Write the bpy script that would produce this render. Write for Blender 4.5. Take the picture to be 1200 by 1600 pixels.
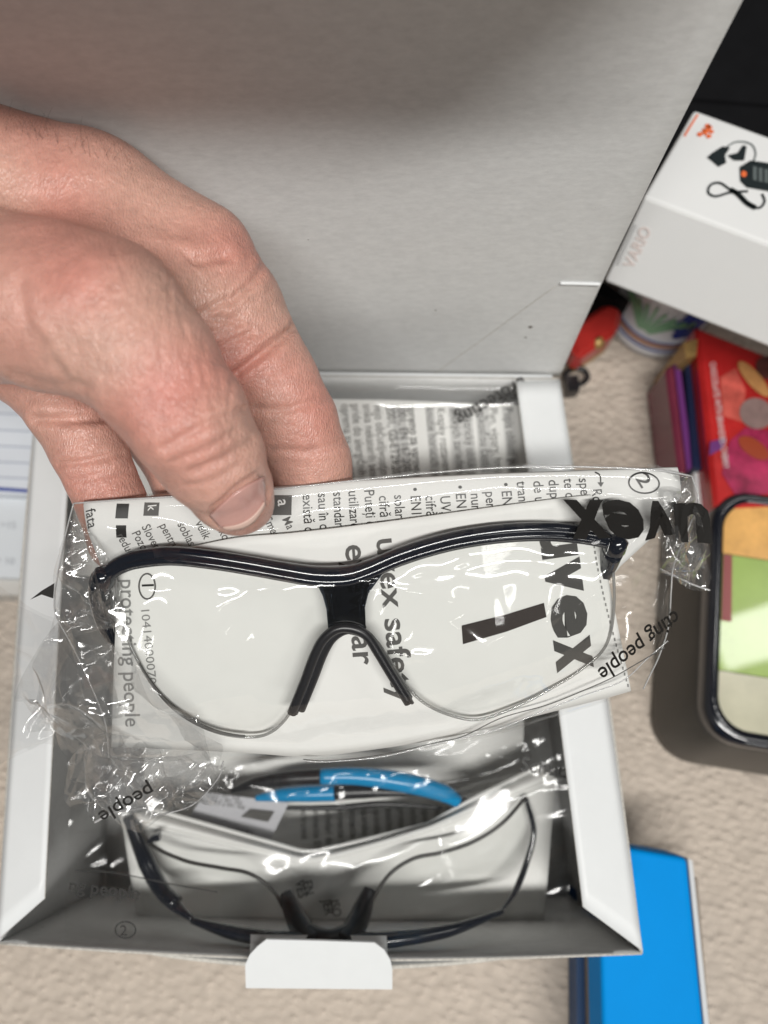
import bpy, math, random
import numpy as np
from mathutils import Vector, Matrix

for o in list(bpy.data.objects):
    bpy.data.objects.remove(o)
SC = bpy.context.scene
COL = SC.collection

# ------------------------------------------------------------------ camera
F = 1190.0                       # focal length in photo pixels (1200 x 1600)
TILT = math.radians(16.8)
CAMPOS = np.array([0.0, 0.0, 0.381])
cam = bpy.data.cameras.new('camera')
camo = bpy.data.objects.new('camera', cam)
COL.objects.link(camo)
camo.location = CAMPOS
camo.rotation_euler = (TILT, 0, 0)
cam.sensor_fit = 'VERTICAL'
cam.sensor_height = 36.0
cam.lens = 36.0 * F / 1600.0
cam.clip_start = 0.01
cam.clip_end = 20
cam.dof.use_dof = True
cam.dof.focus_distance = 0.198
cam.dof.aperture_fstop = 9.5
SC.camera = camo
VIEW = np.array([0, math.sin(TILT), -math.cos(TILT)])
UP = np.array([0, math.cos(TILT), math.sin(TILT)])
RIGHT = np.array([1.0, 0, 0])

# ------------------------------------------------------------------ light
w = bpy.data.worlds.new('World')
SC.world = w
w.use_nodes = True
w.node_tree.nodes['Background'].inputs[0].default_value = (0.93, 0.97, 1.0, 1)
w.node_tree.nodes['Background'].inputs[1].default_value = 0.03

def lamp(name, loc, target, sx, sy, power, col):
    l = bpy.data.lights.new(name, 'AREA')
    l.shape = 'RECTANGLE'
    l.size, l.size_y = sx, sy
    l.energy = power
    l.color = col
    o = bpy.data.objects.new(name, l)
    COL.objects.link(o)
    o.location = loc
    o.rotation_euler = (Vector(target) - Vector(loc)).to_track_quat('-Z', 'Y').to_euler()
    return o

lamp('ceiling_tube', (0.10, -0.60, 1.75), (0, 0.05, 0.1), 1.3, 0.09, 35, (1.0, 0.985, 0.95))
lamp('lid_fill_right', (1.05, -1.65, 1.40), (0, 0.10, 0.15), 0.9, 0.14, 5.5, (1.0, 0.985, 0.95))  # added low fill from the front right, brightens lid and rear leaflet
lamp('ceiling_tube_side', (1.20, 0.33, 1.75), (0.2, 0.05, 0.05), 0.14, 0.60, 3.2, (1.0, 0.985, 0.95))
SC.view_settings.view_transform = 'Standard'
SC.view_settings.look = 'None'
SC.view_settings.gamma = 1
SC.view_settings.exposure = 0.0
SC.cycles.max_bounces = 8
SC.cycles.transparent_max_bounces = 28
SC.cycles.caustics_reflective = False
SC.cycles.caustics_refractive = False
SC.cycles.use_denoising = True
SC.cycles.sample_clamp_indirect = 6.0

# ------------------------------------------------------------------ geometry helpers
def P(px, py, d):
    """photo pixel + distance along the optical axis -> world point"""
    px = np.asarray(px, float); py = np.asarray(py, float); d = np.asarray(d, float)
    px, py, d = np.broadcast_arrays(px, py, d)
    return (CAMPOS + d[..., None] * VIEW + ((px - 600) / F * d)[..., None] * RIGHT
            - ((py - 800) / F * d)[..., None] * UP)

def raydir(px, py):
    return P(px, py, 1.0) - CAMPOS

def onz(px, py, z):
    r = raydir(px, py)
    t = (z - CAMPOS[2]) / r[..., 2]
    return CAMPOS + r * np.asarray(t)[..., None]

class Frame:
    """a plane in space, addressed by where the photo sees it, with offset along its normal"""
    def __init__(s, a, b, c):
        a, b, c = map(np.asarray, (a, b, c))
        n = np.cross(b - a, c - a)
        n = n / np.linalg.norm(n)
        if np.dot(n, CAMPOS - a) < 0:
            n = -n
        s.o, s.n = a, n
    def __call__(s, px, py, off=0.0):
        px, py, off = np.broadcast_arrays(np.asarray(px, float), np.asarray(py, float), np.asarray(off, float))
        r = raydir(px, py)
        t = ((s.o - CAMPOS) @ s.n) / (r @ s.n)
        return CAMPOS + r * t[..., None] + off[..., None] * s.n

def link(o, parent=None, loc=None):
    COL.objects.link(o)
    if parent is not None:
        o.parent = parent
    return o

def thing(name, label, cat, loc=(0, 0, 0), group=None):
    o = bpy.data.objects.new(name, None)
    o.empty_display_size = 0.01
    COL.objects.link(o)
    o.location = Vector([float(v) for v in loc])
    o['label'] = label
    o['category'] = cat
    if group:
        o['group'] = group
    return o

def worldloc(o):
    v = np.zeros(3)
    while o is not None:
        v = v + np.array(o.location)
        o = o.parent
    return v

def mesh(name, verts, faces, mat, parent=None, smooth=False, label=None, kind=None, mids=None):
    verts = np.asarray(verts, float).reshape(-1, 3)
    base = worldloc(parent) if parent is not None else verts.mean(0)
    me = bpy.data.meshes.new(name)
    me.from_pydata((verts - base).tolist(), [], [tuple(int(i) for i in f) for f in faces])
    mats = mat if isinstance(mat, (list, tuple)) else [mat]
    for m in mats:
        me.materials.append(m)
    if mids is not None:
        me.polygons.foreach_set('material_index', np.asarray(mids, np.int32))
    if smooth:
        me.polygons.foreach_set('use_smooth', np.ones(len(me.polygons), bool))
    me.update()
    o = bpy.data.objects.new(name, me)
    COL.objects.link(o)
    if parent is not None:
        o.parent = parent
    else:
        o.location = base
    if label:
        o['label'] = label
    if kind:
        o['kind'] = kind
    return o

def tag(o, label, cat, group=None):
    o['label'] = label; o['category'] = cat
    if group: o['group'] = group
    return o

def gridfaces(n, m, off=0):
    f = []
    for i in range(n - 1):
        for j in range(m - 1):
            a = off + i * m + j
            f.append((a, a + 1, a + m + 1, a + m))
    return f

def sheet(name, pts, mat, parent=None, smooth=True, thick=None, **kw):
    pts = np.asarray(pts)
    n, m = pts.shape[:2]
    o = mesh(name, pts.reshape(-1, 3), gridfaces(n, m), mat, parent, smooth, **kw)
    if thick:
        md = o.modifiers.new('thickness', 'SOLIDIFY')
        md.thickness = thick
        md.offset = 0
        if isinstance(mat, (list, tuple)) and len(mat) > 1:
            md.material_offset = 1
            md.material_offset_rim = len(mat) - 1
    return o

def plate(name, poly, thickvec, mat, parent=None, **kw):
    """flat polygon extruded by a vector"""
    poly = np.asarray(poly, float)
    n = len(poly)
    v = np.vstack([poly, poly + np.asarray(thickvec)])
    f = [tuple(range(n)), tuple(range(2 * n - 1, n - 1, -1))]
    f += [(i, (i + 1) % n, n + (i + 1) % n, n + i) for i in range(n)]
    return mesh(name, v, f, mat, parent, **kw)

def tube_vf(path, rad, seg=10, flat=1.0, nref=None, cap=True):
    path = np.asarray(path, float)
    n = len(path)
    rad = np.broadcast_to(np.asarray(rad, float), (n,))
    tan = np.gradient(path, axis=0)
    tan /= np.linalg.norm(tan, axis=1)[:, None] + 1e-12
    ref = np.array([0, 0, 1.0]) if nref is None else np.asarray(nref)
    V, Fc = [], []
    for i in range(n):
        a = np.cross(tan[i], ref)
        if np.linalg.norm(a) < 1e-6:
            a = np.cross(tan[i], [1, 0, 0])
        a /= np.linalg.norm(a)
        b = np.cross(a, tan[i])
        for k in range(seg):
            t = 2 * math.pi * k / seg
            V.append(path[i] + rad[i] * (math.cos(t) * a + math.sin(t) * flat * b))
    for i in range(n - 1):
        for k in range(seg):
            k2 = (k + 1) % seg
            Fc.append((i * seg + k, i * seg + k2, (i + 1) * seg + k2, (i + 1) * seg + k))
    if cap:
        Fc.append(tuple(range(seg - 1, -1, -1)))
        Fc.append(tuple((n - 1) * seg + k for k in range(seg)))
    return V, Fc

def tube(name, path, rad, mat, parent=None, seg=10, flat=1.0, nref=None, **kw):
    V, Fc = tube_vf(path, rad, seg, flat, nref)
    return mesh(name, V, Fc, mat, parent, smooth=True, **kw)

def spline(pts, n=40):
    """Catmull-Rom through points of any dimension"""
    p = np.asarray(pts, float)
    q = np.vstack([2 * p[0] - p[1], p, 2 * p[-1] - p[-2]])
    out = []
    k = len(p) - 1
    for t in np.linspace(0, k - 1e-9, n):
        i = int(t); u = t - i
        a, b, c, d = q[i], q[i + 1], q[i + 2], q[i + 3]
        out.append(0.5 * (2 * b + (c - a) * u + (2 * a - 5 * b + 4 * c - d) * u * u + (3 * b - a - 3 * c + d) * u ** 3))
    return np.array(out)

def sstep(a, b, x):
    t = np.clip((np.asarray(x, float) - a) / (b - a), 0, 1)
    return t * t * (3 - 2 * t)

def hashn(ix, iy, seed):
    h = np.sin(ix * 127.1 + iy * 311.7 + seed * 74.7) * 43758.5453
    return h - np.floor(h)

def vnoise(x, y, seed=0):
    ix, iy = np.floor(x), np.floor(y)
    fx, fy = x - ix, y - iy
    fx = fx * fx * (3 - 2 * fx); fy = fy * fy * (3 - 2 * fy)
    a = hashn(ix, iy, seed); b = hashn(ix + 1, iy, seed)
    c = hashn(ix, iy + 1, seed); d = hashn(ix + 1, iy + 1, seed)
    return (a * (1 - fx) + b * fx) * (1 - fy) + (c * (1 - fx) + d * fx) * fy

def crumple(x, y, seed, scale, amp, n=6):
    """sharp folds of crumpled film; x, y and scale in the same unit"""
    r = random.Random(seed)
    x = np.asarray(x, float); y = np.asarray(y, float)
    wx = x + scale * 0.9 * (vnoise(x / scale / 1.7, y / scale / 1.7, seed) - .5)
    wy = y + scale * 0.9 * (vnoise(x / scale / 1.7, y / scale / 1.7, seed + 5) - .5)
    h = 0
    for i in range(n):
        a = r.uniform(0, math.pi)
        s = scale * r.uniform(0.5, 1.9)
        p = (wx * math.cos(a) + wy * math.sin(a)) / s + r.uniform(0, 9)
        tri = np.abs(np.mod(p, 2) - 1)
        m = sstep(.35, .65, vnoise(x / scale / 1.3 + 9 * i, y / scale / 1.3, seed + i))
        h = h + amp * s / scale * (tri - .5) * m
    return h

def segdist(px, py, poly):
    px = np.asarray(px, float); py = np.asarray(py, float)
    best = np.full(np.broadcast(px, py).shape, 1e9)
    for (ax, ay), (bx, by) in zip(poly[:-1], poly[1:]):
        dx, dy = bx - ax, by - ay
        t = np.clip(((px - ax) * dx + (py - ay) * dy) / (dx * dx + dy * dy + 1e-9), 0, 1)
        best = np.minimum(best, np.hypot(px - ax - t * dx, py - ay - t * dy))
    return best

# ------------------------------------------------------------------ materials
def newmat(name):
    m = bpy.data.materials.new(name)
    m.use_nodes = True
    return m, m.node_tree.nodes, m.node_tree.links, m.node_tree.nodes['Principled BSDF']

def mat(name, col, rough=0.5, spec=0.5, var=0.0, vscale=60, bump=0.0, bscale=300, stretch=None, metal=0.0, coat=0.0, sss=0.0, speck=None, rot=0.0):
    m, N, L, B = newmat(name)
    B.inputs['Base Color'].default_value = (*col, 1)
    B.inputs['Roughness'].default_value = rough
    B.inputs['Specular IOR Level'].default_value = spec
    B.inputs['Metallic'].default_value = metal
    B.inputs['Coat Weight'].default_value = coat
    tc = N.new('ShaderNodeTexCoord')
    mp = N.new('ShaderNodeMapping')
    L.new(tc.outputs['Object'], mp.inputs['Vector'])
    if stretch: mp.inputs['Scale'].default_value = stretch
    mp.inputs['Rotation'].default_value = (0, 0, rot)
    out = None
    if var > 0:
        nz = N.new('ShaderNodeTexNoise')
        nz.inputs['Scale'].default_value = vscale
        nz.inputs['Detail'].default_value = 6
        nz.inputs['Roughness'].default_value = 0.65
        L.new(mp.outputs[0], nz.inputs['Vector'])
        r = N.new('ShaderNodeMapRange')
        r.inputs['From Min'].default_value = 0.3; r.inputs['From Max'].default_value = 0.7
        r.inputs['To Min'].default_value = 1 - var; r.inputs['To Max'].default_value = 1 + var
        L.new(nz.outputs['Fac'], r.inputs['Value'])
        mx = N.new('ShaderNodeVectorMath'); mx.operation = 'SCALE'
        mx.inputs[0].default_value = col
        L.new(r.outputs[0], mx.inputs['Scale'])
        out = mx.outputs[0]
    if speck:
        vz = N.new('ShaderNodeTexVoronoi'); vz.inputs['Scale'].default_value = speck[0]
        L.new(tc.outputs['Object'], vz.inputs['Vector'])
        nz2 = N.new('ShaderNodeTexNoise'); nz2.inputs['Scale'].default_value = speck[0] * .37
        L.new(tc.outputs['Object'], nz2.inputs['Vector'])
        ad = N.new('ShaderNodeMath'); ad.operation = 'MULTIPLY_ADD'
        L.new(nz2.outputs['Fac'], ad.inputs[0]); ad.inputs[1].default_value = .5
        L.new(vz.outputs['Distance'], ad.inputs[2])
        lt = N.new('ShaderNodeMath'); lt.operation = 'LESS_THAN'; lt.inputs[1].default_value = speck[1]
        L.new(ad.outputs[0], lt.inputs[0])
        mc = N.new('ShaderNodeMix'); mc.data_type = 'RGBA'
        L.new(lt.outputs[0], mc.inputs[0])
        if out: L.new(out, mc.inputs[6])
        else: mc.inputs[6].default_value = (*col, 1)
        mc.inputs[7].default_value = (*speck[2], 1)
        out = mc.outputs[2]
    if out: L.new(out, B.inputs['Base Color'])
    if bump > 0:
        nb = N.new('ShaderNodeTexNoise'); nb.inputs['Scale'].default_value = bscale
        nb.inputs['Detail'].default_value = 4
        L.new(mp.outputs[0], nb.inputs['Vector'])
        bp = N.new('ShaderNodeBump'); bp.inputs['Strength'].default_value = bump
        bp.inputs['Distance'].default_value = 0.001
        L.new(nb.outputs['Fac'], bp.inputs['Height'])
        L.new(bp.outputs[0], B.inputs['Normal'])
    return m

def film(name, haze=0.03, tint=(0.97, 0.97, 0.965), rough=0.06, bump=0.0, ior=1.5, refl=1.6):
    """thin clear film: straight-through transparency plus a Fresnel mirror on both skins"""
    m, N, L, B = newmat(name)
    N.remove(B)
    out = N['Material Output']
    tr = N.new('ShaderNodeBsdfTransparent'); tr.inputs[0].default_value = (*tint, 1)
    gl = N.new('ShaderNodeBsdfGlossy'); gl.inputs['Roughness'].default_value = rough
    df = N.new('ShaderNodeBsdfDiffuse'); df.inputs[0].default_value = (.8, .8, .8, 1)
    fr = N.new('ShaderNodeLayerWeight'); fr.inputs['Blend'].default_value = .5
    pw = N.new('ShaderNodeMath'); pw.operation = 'POWER'; pw.inputs[1].default_value = 5
    L.new(fr.outputs['Facing'], pw.inputs[0])
    f0 = ((ior - 1) / (ior + 1)) ** 2 * refl
    ml = N.new('ShaderNodeMath'); ml.operation = 'MULTIPLY_ADD'; ml.use_clamp = True
    ml.inputs[1].default_value = .6; ml.inputs[2].default_value = f0
    L.new(pw.outputs[0], ml.inputs[0])
    m1 = N.new('ShaderNodeMixShader'); m1.inputs[0].default_value = haze
    L.new(tr.outputs[0], m1.inputs[1]); L.new(df.outputs[0], m1.inputs[2])
    m2 = N.new('ShaderNodeMixShader')
    L.new(ml.outputs[0], m2.inputs[0]); L.new(m1.outputs[0], m2.inputs[1]); L.new(gl.outputs[0], m2.inputs[2])
    L.new(m2.outputs[0], out.inputs['Surface'])
    if bump:
        tc = N.new('ShaderNodeTexCoord')
        nb = N.new('ShaderNodeTexNoise'); nb.inputs['Scale'].default_value = 90; nb.inputs['Detail'].default_value = 3
        L.new(tc.outputs['Object'], nb.inputs['Vector'])
        bp = N.new('ShaderNodeBump'); bp.inputs['Strength'].default_value = bump; bp.inputs['Distance'].default_value = .002
        L.new(nb.outputs['Fac'], bp.inputs['Height'])
        L.new(bp.outputs[0], gl.inputs['Normal']); L.new(bp.outputs[0], fr.inputs['Normal'])
    return m

M_white = mat('white_coated_card', (.70, .715, .72), .42, .35, var=.015, vscale=120, bump=.03, bscale=900)
M_grey = mat('grey_cardboard', (.65, .652, .646), .92, .06, var=.07, vscale=620, bump=.06, bscale=900, stretch=(.45, 1, 1),
             speck=(120, .235, (.17, .15, .13)))
M_raw = mat('raw_card_edge', (.50, .48, .44), .9, .1, var=.25, vscale=900)
M_paper = mat('white_paper', (.74, .74, .72), .6, .3, var=.02, vscale=90, bump=.04, bscale=500)
M_paper2 = mat('leaflet_paper', (.66, .66, .645), .55, .35, var=.03, vscale=70, bump=.04, bscale=400)
M_ink = mat('black_ink', (.02, .019, .018), .4, .4)
M_greyink = mat('grey_ink', (.10, .097, .093), .6, .2)
M_palegrey = mat('pale_grey_ink', (.24, .24, .235), .7, .2)
M_tint = mat('grey_print_band', (.54, .54, .53), .6, .2)
M_inkleaf = mat('halftone_ink', (.06, .058, .055), .5, .3)
M_filmink = mat('film_ink', (.012, .011, .010), .65, .15)
M_brown = mat('dark_brown_ink', (.032, .024, .021), .4, .4)
M_film = film('clear_film', .004, (.985, .985, .982), .085, .02, 1.5, 1.25)
M_film2 = film('crumpled_film', .035, (.955, .955, .955), .12, .0, 1.5, 3.0)
M_film3 = film('box_film', .010, (.955, .955, .95), .15, .02, 1.5, .95)
M_filmedge = film('film_edge', .45, (.70, .70, .70), .10, 0, 1.5, 3.0)
M_lens = film('clear_lens', .002, (.98, .984, .978), .02, 0, 1.58, .5)
M_lensedge = film('lens_edge', .22, (.50, .50, .48), .08, 0, 1.58, 2.5)
M_frame = mat('black_frame_plastic', (.007, .009, .015), .14, .6, coat=.3)
M_rubber = mat('black_rubber', (.014, .014, .016), .32, .5)
M_blueplastic = mat('blue_plastic', (.005, .22, .46), .25, .5)

# ------------------------------------------------------------------ lettering
_FONT = {}
def text_mesh(txt, bold=0.0):
    key = (txt, bold)
    if key not in _FONT:
        c = bpy.data.curves.new('t', 'FONT')
        c.body = txt
        c.size = 1.0
        c.offset = bold
        c.resolution_u = 3
        o = bpy.data.objects.new('t', c)
        COL.objects.link(o)
        bpy.context.view_layer.update()
        dg = bpy.context.evaluated_depsgraph_get()
        me = o.evaluated_get(dg).to_mesh()
        v = np.array([q.co[:] for q in me.vertices]).reshape(-1, 3)
        f = [tuple(p.vertices) for p in me.polygons]
        bpy.data.objects.remove(o)
        bpy.data.curves.remove(c)
        _FONT[key] = (v, f)
    return _FONT[key]

def lettering(txt, fn, org, base, size, matl, parent, bold=0.0, squeeze=1.0, up=None, name='lettering', length=None, mirror=False):
    """txt laid in photo-plane coordinates: org = start of the baseline, base = its direction; fn(px,py) -> world"""
    v, f = text_mesh(txt, bold)
    if len(v) == 0: return None
    b = np.array(base, float); b /= np.linalg.norm(b)
    u = np.array([b[1], -b[0]]) if up is None else np.array(up, float)
    if up is None: pass
    u = u / np.linalg.norm(u)
    x = v[:, 0]
    if length is not None:
        squeeze = length / (max(x.max(), 1e-6) * size)
    q = np.array(org, float) + np.outer(x * size * squeeze, b) + np.outer(v[:, 1] * size, u)
    pts = fn(q[:, 0], q[:, 1])
    return mesh(name, pts, f, matl, parent)

def subdiv(v, f, n=2):
    v = [tuple(x) for x in v]
    tri = []
    for p in f:
        tri += [(p[0], p[i], p[i + 1]) for i in range(1, len(p) - 1)]
    for _ in range(n):
        mid, out = {}, []
        def m(a, b):
            k = (min(a, b), max(a, b))
            if k not in mid:
                v.append(tuple((np.array(v[a]) + np.array(v[b])) / 2)); mid[k] = len(v) - 1
            return mid[k]
        for a, b, c in tri:
            ab, bc, ca = m(a, b), m(b, c), m(c, a)
            out += [(a, ab, ca), (ab, b, bc), (ca, bc, c), (ab, bc, ca)]
        tri = out
    return np.array(v), tri

def logo(fn, matl, parent, cells, base, up, h, bold=.03):
    hs = np.broadcast_to(h, (len(cells),))
    """each letter fitted to its own cell: (letter, start px, length along the baseline)"""
    b = np.array(base, float); b /= np.linalg.norm(b)
    u = np.array(up, float); u /= np.linalg.norm(u)
    for (ch, (ox, oy), ln), h in zip(cells, hs):
        v, f = subdiv(*text_mesh(ch, bold), 3)
        q0, q1 = v[:, :2].min(0), v[:, :2].max(0)
        t = (v[:, :2] - q0) / (q1 - q0)
        q = np.array([ox, oy]) + np.outer(t[:, 0] * ln, b) + np.outer(t[:, 1] * h, u)
        mesh('logo_letter', fn(q[:, 0], q[:, 1]), f, matl, parent)

def quadfn(a, b, c, d):
    """unit square -> four world corners a(0,0) b(1,0) c(1,1) d(0,1)"""
    a, b, c, d = map(np.asarray, (a, b, c, d))
    def fn(u, v):
        u = np.asarray(u, float)[..., None]; v = np.asarray(v, float)[..., None]
        return a * (1 - u) * (1 - v) + b * u * (1 - v) + c * u * v + d * (1 - u) * v
    return fn

def ring_pts(cx, cy, rx, ry, n=28):
    t = np.linspace(0, 2 * math.pi, n, endpoint=False)
    return np.stack([cx + rx * np.cos(t), cy + ry * np.sin(t)], 1)

def flat_ring(fn, cx, cy, rx, ry, wd, matl, parent, name='printed_ring'):
    o = ring_pts(cx, cy, rx, ry); i = ring_pts(cx, cy, rx - wd, ry - wd)
    n = len(o)
    q = np.vstack([o, i])
    return mesh(name, fn(q[:, 0], q[:, 1]), [(k, (k + 1) % n, n + (k + 1) % n, n + k) for k in range(n)], matl, parent)

def flat_poly(fn, poly, matl, parent, name='print'):
    q = np.asarray(poly, float)
    return mesh(name, fn(q[:, 0], q[:, 1]), [tuple(range(len(q)))], matl, parent)

def ribbon(fn, pts, wd, matl, parent, name='printed_line', n=40):
    p = spline(pts, n)
    t = np.gradient(p, axis=0); t /= np.linalg.norm(t, axis=1)[:, None] + 1e-9
    nn = np.stack([-t[:, 1], t[:, 0]], 1)
    q = np.vstack([p + nn * wd / 2, p - nn * wd / 2])
    m = len(p)
    return mesh(name, fn(q[:, 0], q[:, 1]), [(k, k + 1, m + k + 1, m + k) for k in range(m - 1)], matl, parent)

# ================================================================== SETTING: table with knitted cloth
m, N, L, B = newmat('knitted_beige_cloth')
tc = N.new('ShaderNodeTexCoord')
mp = N.new('ShaderNodeMapping'); mp.inputs['Rotation'].default_value = (0, 0, .5); mp.inputs['Scale'].default_value = (190, 300, 1)
L.new(tc.outputs['Object'], mp.inputs[0])
nz = N.new('ShaderNodeTexNoise'); nz.inputs['Scale'].default_value = 45; nz.inputs['Detail'].default_value = 3
L.new(tc.outputs['Object'], nz.inputs[0])
ad = N.new('ShaderNodeVectorMath'); ad.operation = 'MULTIPLY_ADD'
L.new(nz.outputs['Color'], ad.inputs[0]); ad.inputs[1].default_value = (1.6, 1.6, 0); L.new(mp.outputs[0], ad.inputs[2])
vo = N.new('ShaderNodeTexVoronoi'); vo.inputs['Scale'].default_value = 1.0; vo.inputs['Randomness'].default_value = .55
vo.feature = 'SMOOTH_F1'
L.new(ad.outputs[0], vo.inputs['Vector'])
fi = N.new('ShaderNodeTexNoise'); fi.inputs['Scale'].default_value = 2200; fi.inputs['Detail'].default_value = 2
L.new(tc.outputs['Object'], fi.inputs[0])
mm = N.new('ShaderNodeMath'); mm.operation = 'MULTIPLY_ADD'; mm.inputs[1].default_value = .25
L.new(fi.outputs['Fac'], mm.inputs[0]); L.new(vo.outputs['Distance'], mm.inputs[2])
inv = N.new('ShaderNodeMath'); inv.operation = 'SUBTRACT'; inv.inputs[0].default_value = 1
L.new(mm.outputs[0], inv.inputs[1])
bp = N.new('ShaderNodeBump'); bp.inputs['Strength'].default_value = 1.0; bp.inputs['Distance'].default_value = .0034
L.new(inv.outputs[0], bp.inputs['Height'])
L.new(bp.outputs[0], B.inputs['Normal'])
rg = N.new('ShaderNodeMapRange'); rg.inputs['From Min'].default_value = .1; rg.inputs['From Max'].default_value = .8
rg.inputs['To Min'].default_value = 1.08; rg.inputs['To Max'].default_value = .80
L.new(vo.outputs['Distance'], rg.inputs[0])
sc_ = N.new('ShaderNodeVectorMath'); sc_.operation = 'SCALE'; sc_.inputs[0].default_value = (.66, .57, .485)
L.new(rg.outputs[0], sc_.inputs['Scale'])
L.new(sc_.outputs[0], B.inputs['Base Color'])
B.inputs['Roughness'].default_value = .95
B.inputs['Specular IOR Level'].default_value = .1
M_cloth = m
g = np.linspace(-.9, .9, 60)
gx, gy = np.meshgrid(g, g + .1, indexing='ij')
gz = .0012 * (vnoise(gx * 18, gy * 18, 3) - .5) * 2 - .002
tb = sheet('tablecloth', np.stack([gx, gy, gz], 2), M_cloth)
tb['kind'] = 'structure'
tb['label'] = 'beige knitted cloth covering the table'

# ================================================================== CARDBOARD BOX
H = 0.10
FL, FR, RR = onz(-3, 1474, H), onz(1003, 1490, H), onz(873, 592, H)
ex = FR - FL; W = np.linalg.norm(ex); ex /= W
ez = np.array([0, 0, 1.0]); ey = np.cross(ez, ex)
ey = (RR - FR); D = np.linalg.norm(ey); ey /= D
def BX(x, y, z):
    """box coordinates: x right, y towards the lid, z up"""
    x, y, z = np.broadcast_arrays(np.asarray(x, float), np.asarray(y, float), np.asarray(z, float))
    q = FL * [1, 1, 0] + x[..., None] * ex + y[..., None] * ey + z[..., None] * ez
    return q
box = thing('cardboard_box', 'open white cardboard box with grey inside and its lid raised', 'box', BX(W / 2, D / 2, 0))
TH = .0007
def wall(name, f, n=24, k=12, mats=None, thick=TH):
    u, v = np.meshgrid(np.linspace(0, 1, n), np.linspace(0, 1, k), indexing='ij')
    pts = f(u, v)
    nrm_ = np.cross(pts[n // 2 + 1, k // 2] - pts[n // 2, k // 2], pts[n // 2, k // 2 + 1] - pts[n // 2, k // 2])
    ref = BX(W / 2, D / 2 - .06, H * .75) - pts[n // 2, k // 2]
    if -(nrm_ @ ref) < 0:
        pts = pts[::-1]
    return sheet(name, pts, mats or [M_grey, M_white, M_raw], box, True, thick)
bow = lambda u: np.sin(np.pi * u)
wall('bottom_panel', lambda u, v: BX(u * W, v * D, .001 + 0 * u))
wall('front_wall', lambda u, v: BX((1 - u) * W, -.0035 * bow(u) * v, .0016 + v * (H - .0016 - .001 * bow(u))))
wall('rear_wall', lambda u, v: BX(u * W, D + 0 * u, .0016 + v * (H - .0016)))
wall('side_wall', lambda u, v: BX(0 * u - .0015 * bow(u) * v, u * D, .0016 + v * (H - .0016)))
wall('side_wall', lambda u, v: BX(W + 0 * u + .0015 * bow(u) * v, (1 - u) * D, .0016 + v * (H - .0016)))
# outer ply of the front wall, bellied outwards
wall('front_outer_panel', lambda u, v: BX(W * (.83 - .66 * u), -.004 - .0075 * np.sin(np.pi * u) ** .7 * (1 - .25 * v), .03 + v * (H - .046)), thick=.0012)
# dust flaps folded inwards, white outside up
def dust(side):
    n, k = 30, 8
    u, v = np.meshgrid(np.linspace(0, 1, n), np.linspace(0, 1, k), indexing='ij')
    y0, y1 = .001, D - .001
    ya = y0 + v * .0135
    yb = y1 - v * .003
    y = ya + u * (yb - ya)
    wd = .0185 if side > 0 else .0165
    x = (W - v * wd) if side > 0 else v * wd
    z = H + .001 + v * .0035 + .0012 * bow(u) * v
    p = BX(x, y, z)
    if np.cross(p[n // 2, k // 2 + 1] - p[n // 2, k // 2], p[n // 2 + 1, k // 2] - p[n // 2, k // 2])[2] < 0: p = p[::-1]
    return sheet('dust_flap', p, [M_white, M_grey, M_raw], box, True, TH)
for s in (1, -1):
    o = dust(s)
# lid: standing straight up from the rear edge, unseen flap added at its top to shade it
LH = D - .001
def lidf(u, v):
    z = H + .0012 + v * LH
    y = D + .0006 + .004 * np.sin(np.pi * v) * (u - .35) * .8 - .0035 * v * v
    return BX(u * W - .0 + .0 * v, y, z)
lid = wall('lid', lidf, 30, 40)
def shade_flapf(u, v):
    # tapered flap out of view, shaped to cast the dark band on the lid
    inset = W * .055 + W * .10 * sstep(.25, 1.0, v)
    x = inset + u * (W - 2 * inset)
    a = math.radians(86)
    Lk = .044
    y = D - .0029 - Lk * v * math.sin(a) - .000
    z = H + LH + .0012 + .002 + Lk * v * math.cos(a) + .006 * v * v
    return BX(x, y, z)
wall('shade_flap', shade_flapf, 30, 12)
# slit and score marks in the lid (raised white lips of torn coating)
def lidpt(u, z, off=-.0007):
    v = (z - .0012) / LH
    return lidf(np.asarray(u, float), np.asarray(v, float)) + off * ey
def lidtube(name, uz, r, mt):
    s = spline(uz, 24)
    pts = lidpt(s[:, 0], s[:, 1])
    V, Fc = tube_vf(pts, r, 6)
    return mesh(name, V, Fc, mt, lid, True)
lidtube('cut_slit', [(.935, .0655), (.968, .0653), (.997, .065)], .0006, M_white)
lidtube('score_line', [(.93, .064), (.85, .035), (.76, .003)], .0001, M_raw)
lidtube('score_line', [(.03, .0022), (.5, .002), (.985, .0022)], .0007, M_white)
# lock tab on the front edge
ptab = np.array([(384, 1544), (383, 1508), (390, 1492), (402, 1479), (416, 1468), (500, 1470), (585, 1473), (600, 1484), (610, 1500), (613, 1515), (613, 1546)])
base0 = onz(498, 1545, H + .0005)
tabplane = Frame(onz(384, 1544, H + .0005), onz(613, 1546, H + .0005), onz(500, 1470, H + .0085))
tp = tabplane(ptab[:, 0], ptab[:, 1])
plate('lock_tab', tp, -tabplane.n * .0007, [M_white], box)
a0, a1 = tp[0] - tabplane.n * .0009, tp[-1] - tabplane.n * .0009
fy = ((FL - a0) @ ey)
sheet('tab_hinge', np.stack([np.stack([a0 + (a1 - a0) * t for t in np.linspace(.02, .98, 10)]),
                             np.stack([a0 + (a1 - a0) * t + ey * (fy - .0036) - ez * .004 for t in np.linspace(.02, .98, 10)])]), [M_white], box, True, .0006)

# ================================================================== HELD PACK
PK = Frame(P(125, 790, .1905), P(1065, 738, .1895), P(560, 1172, .214))
NRM = PK.n

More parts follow.
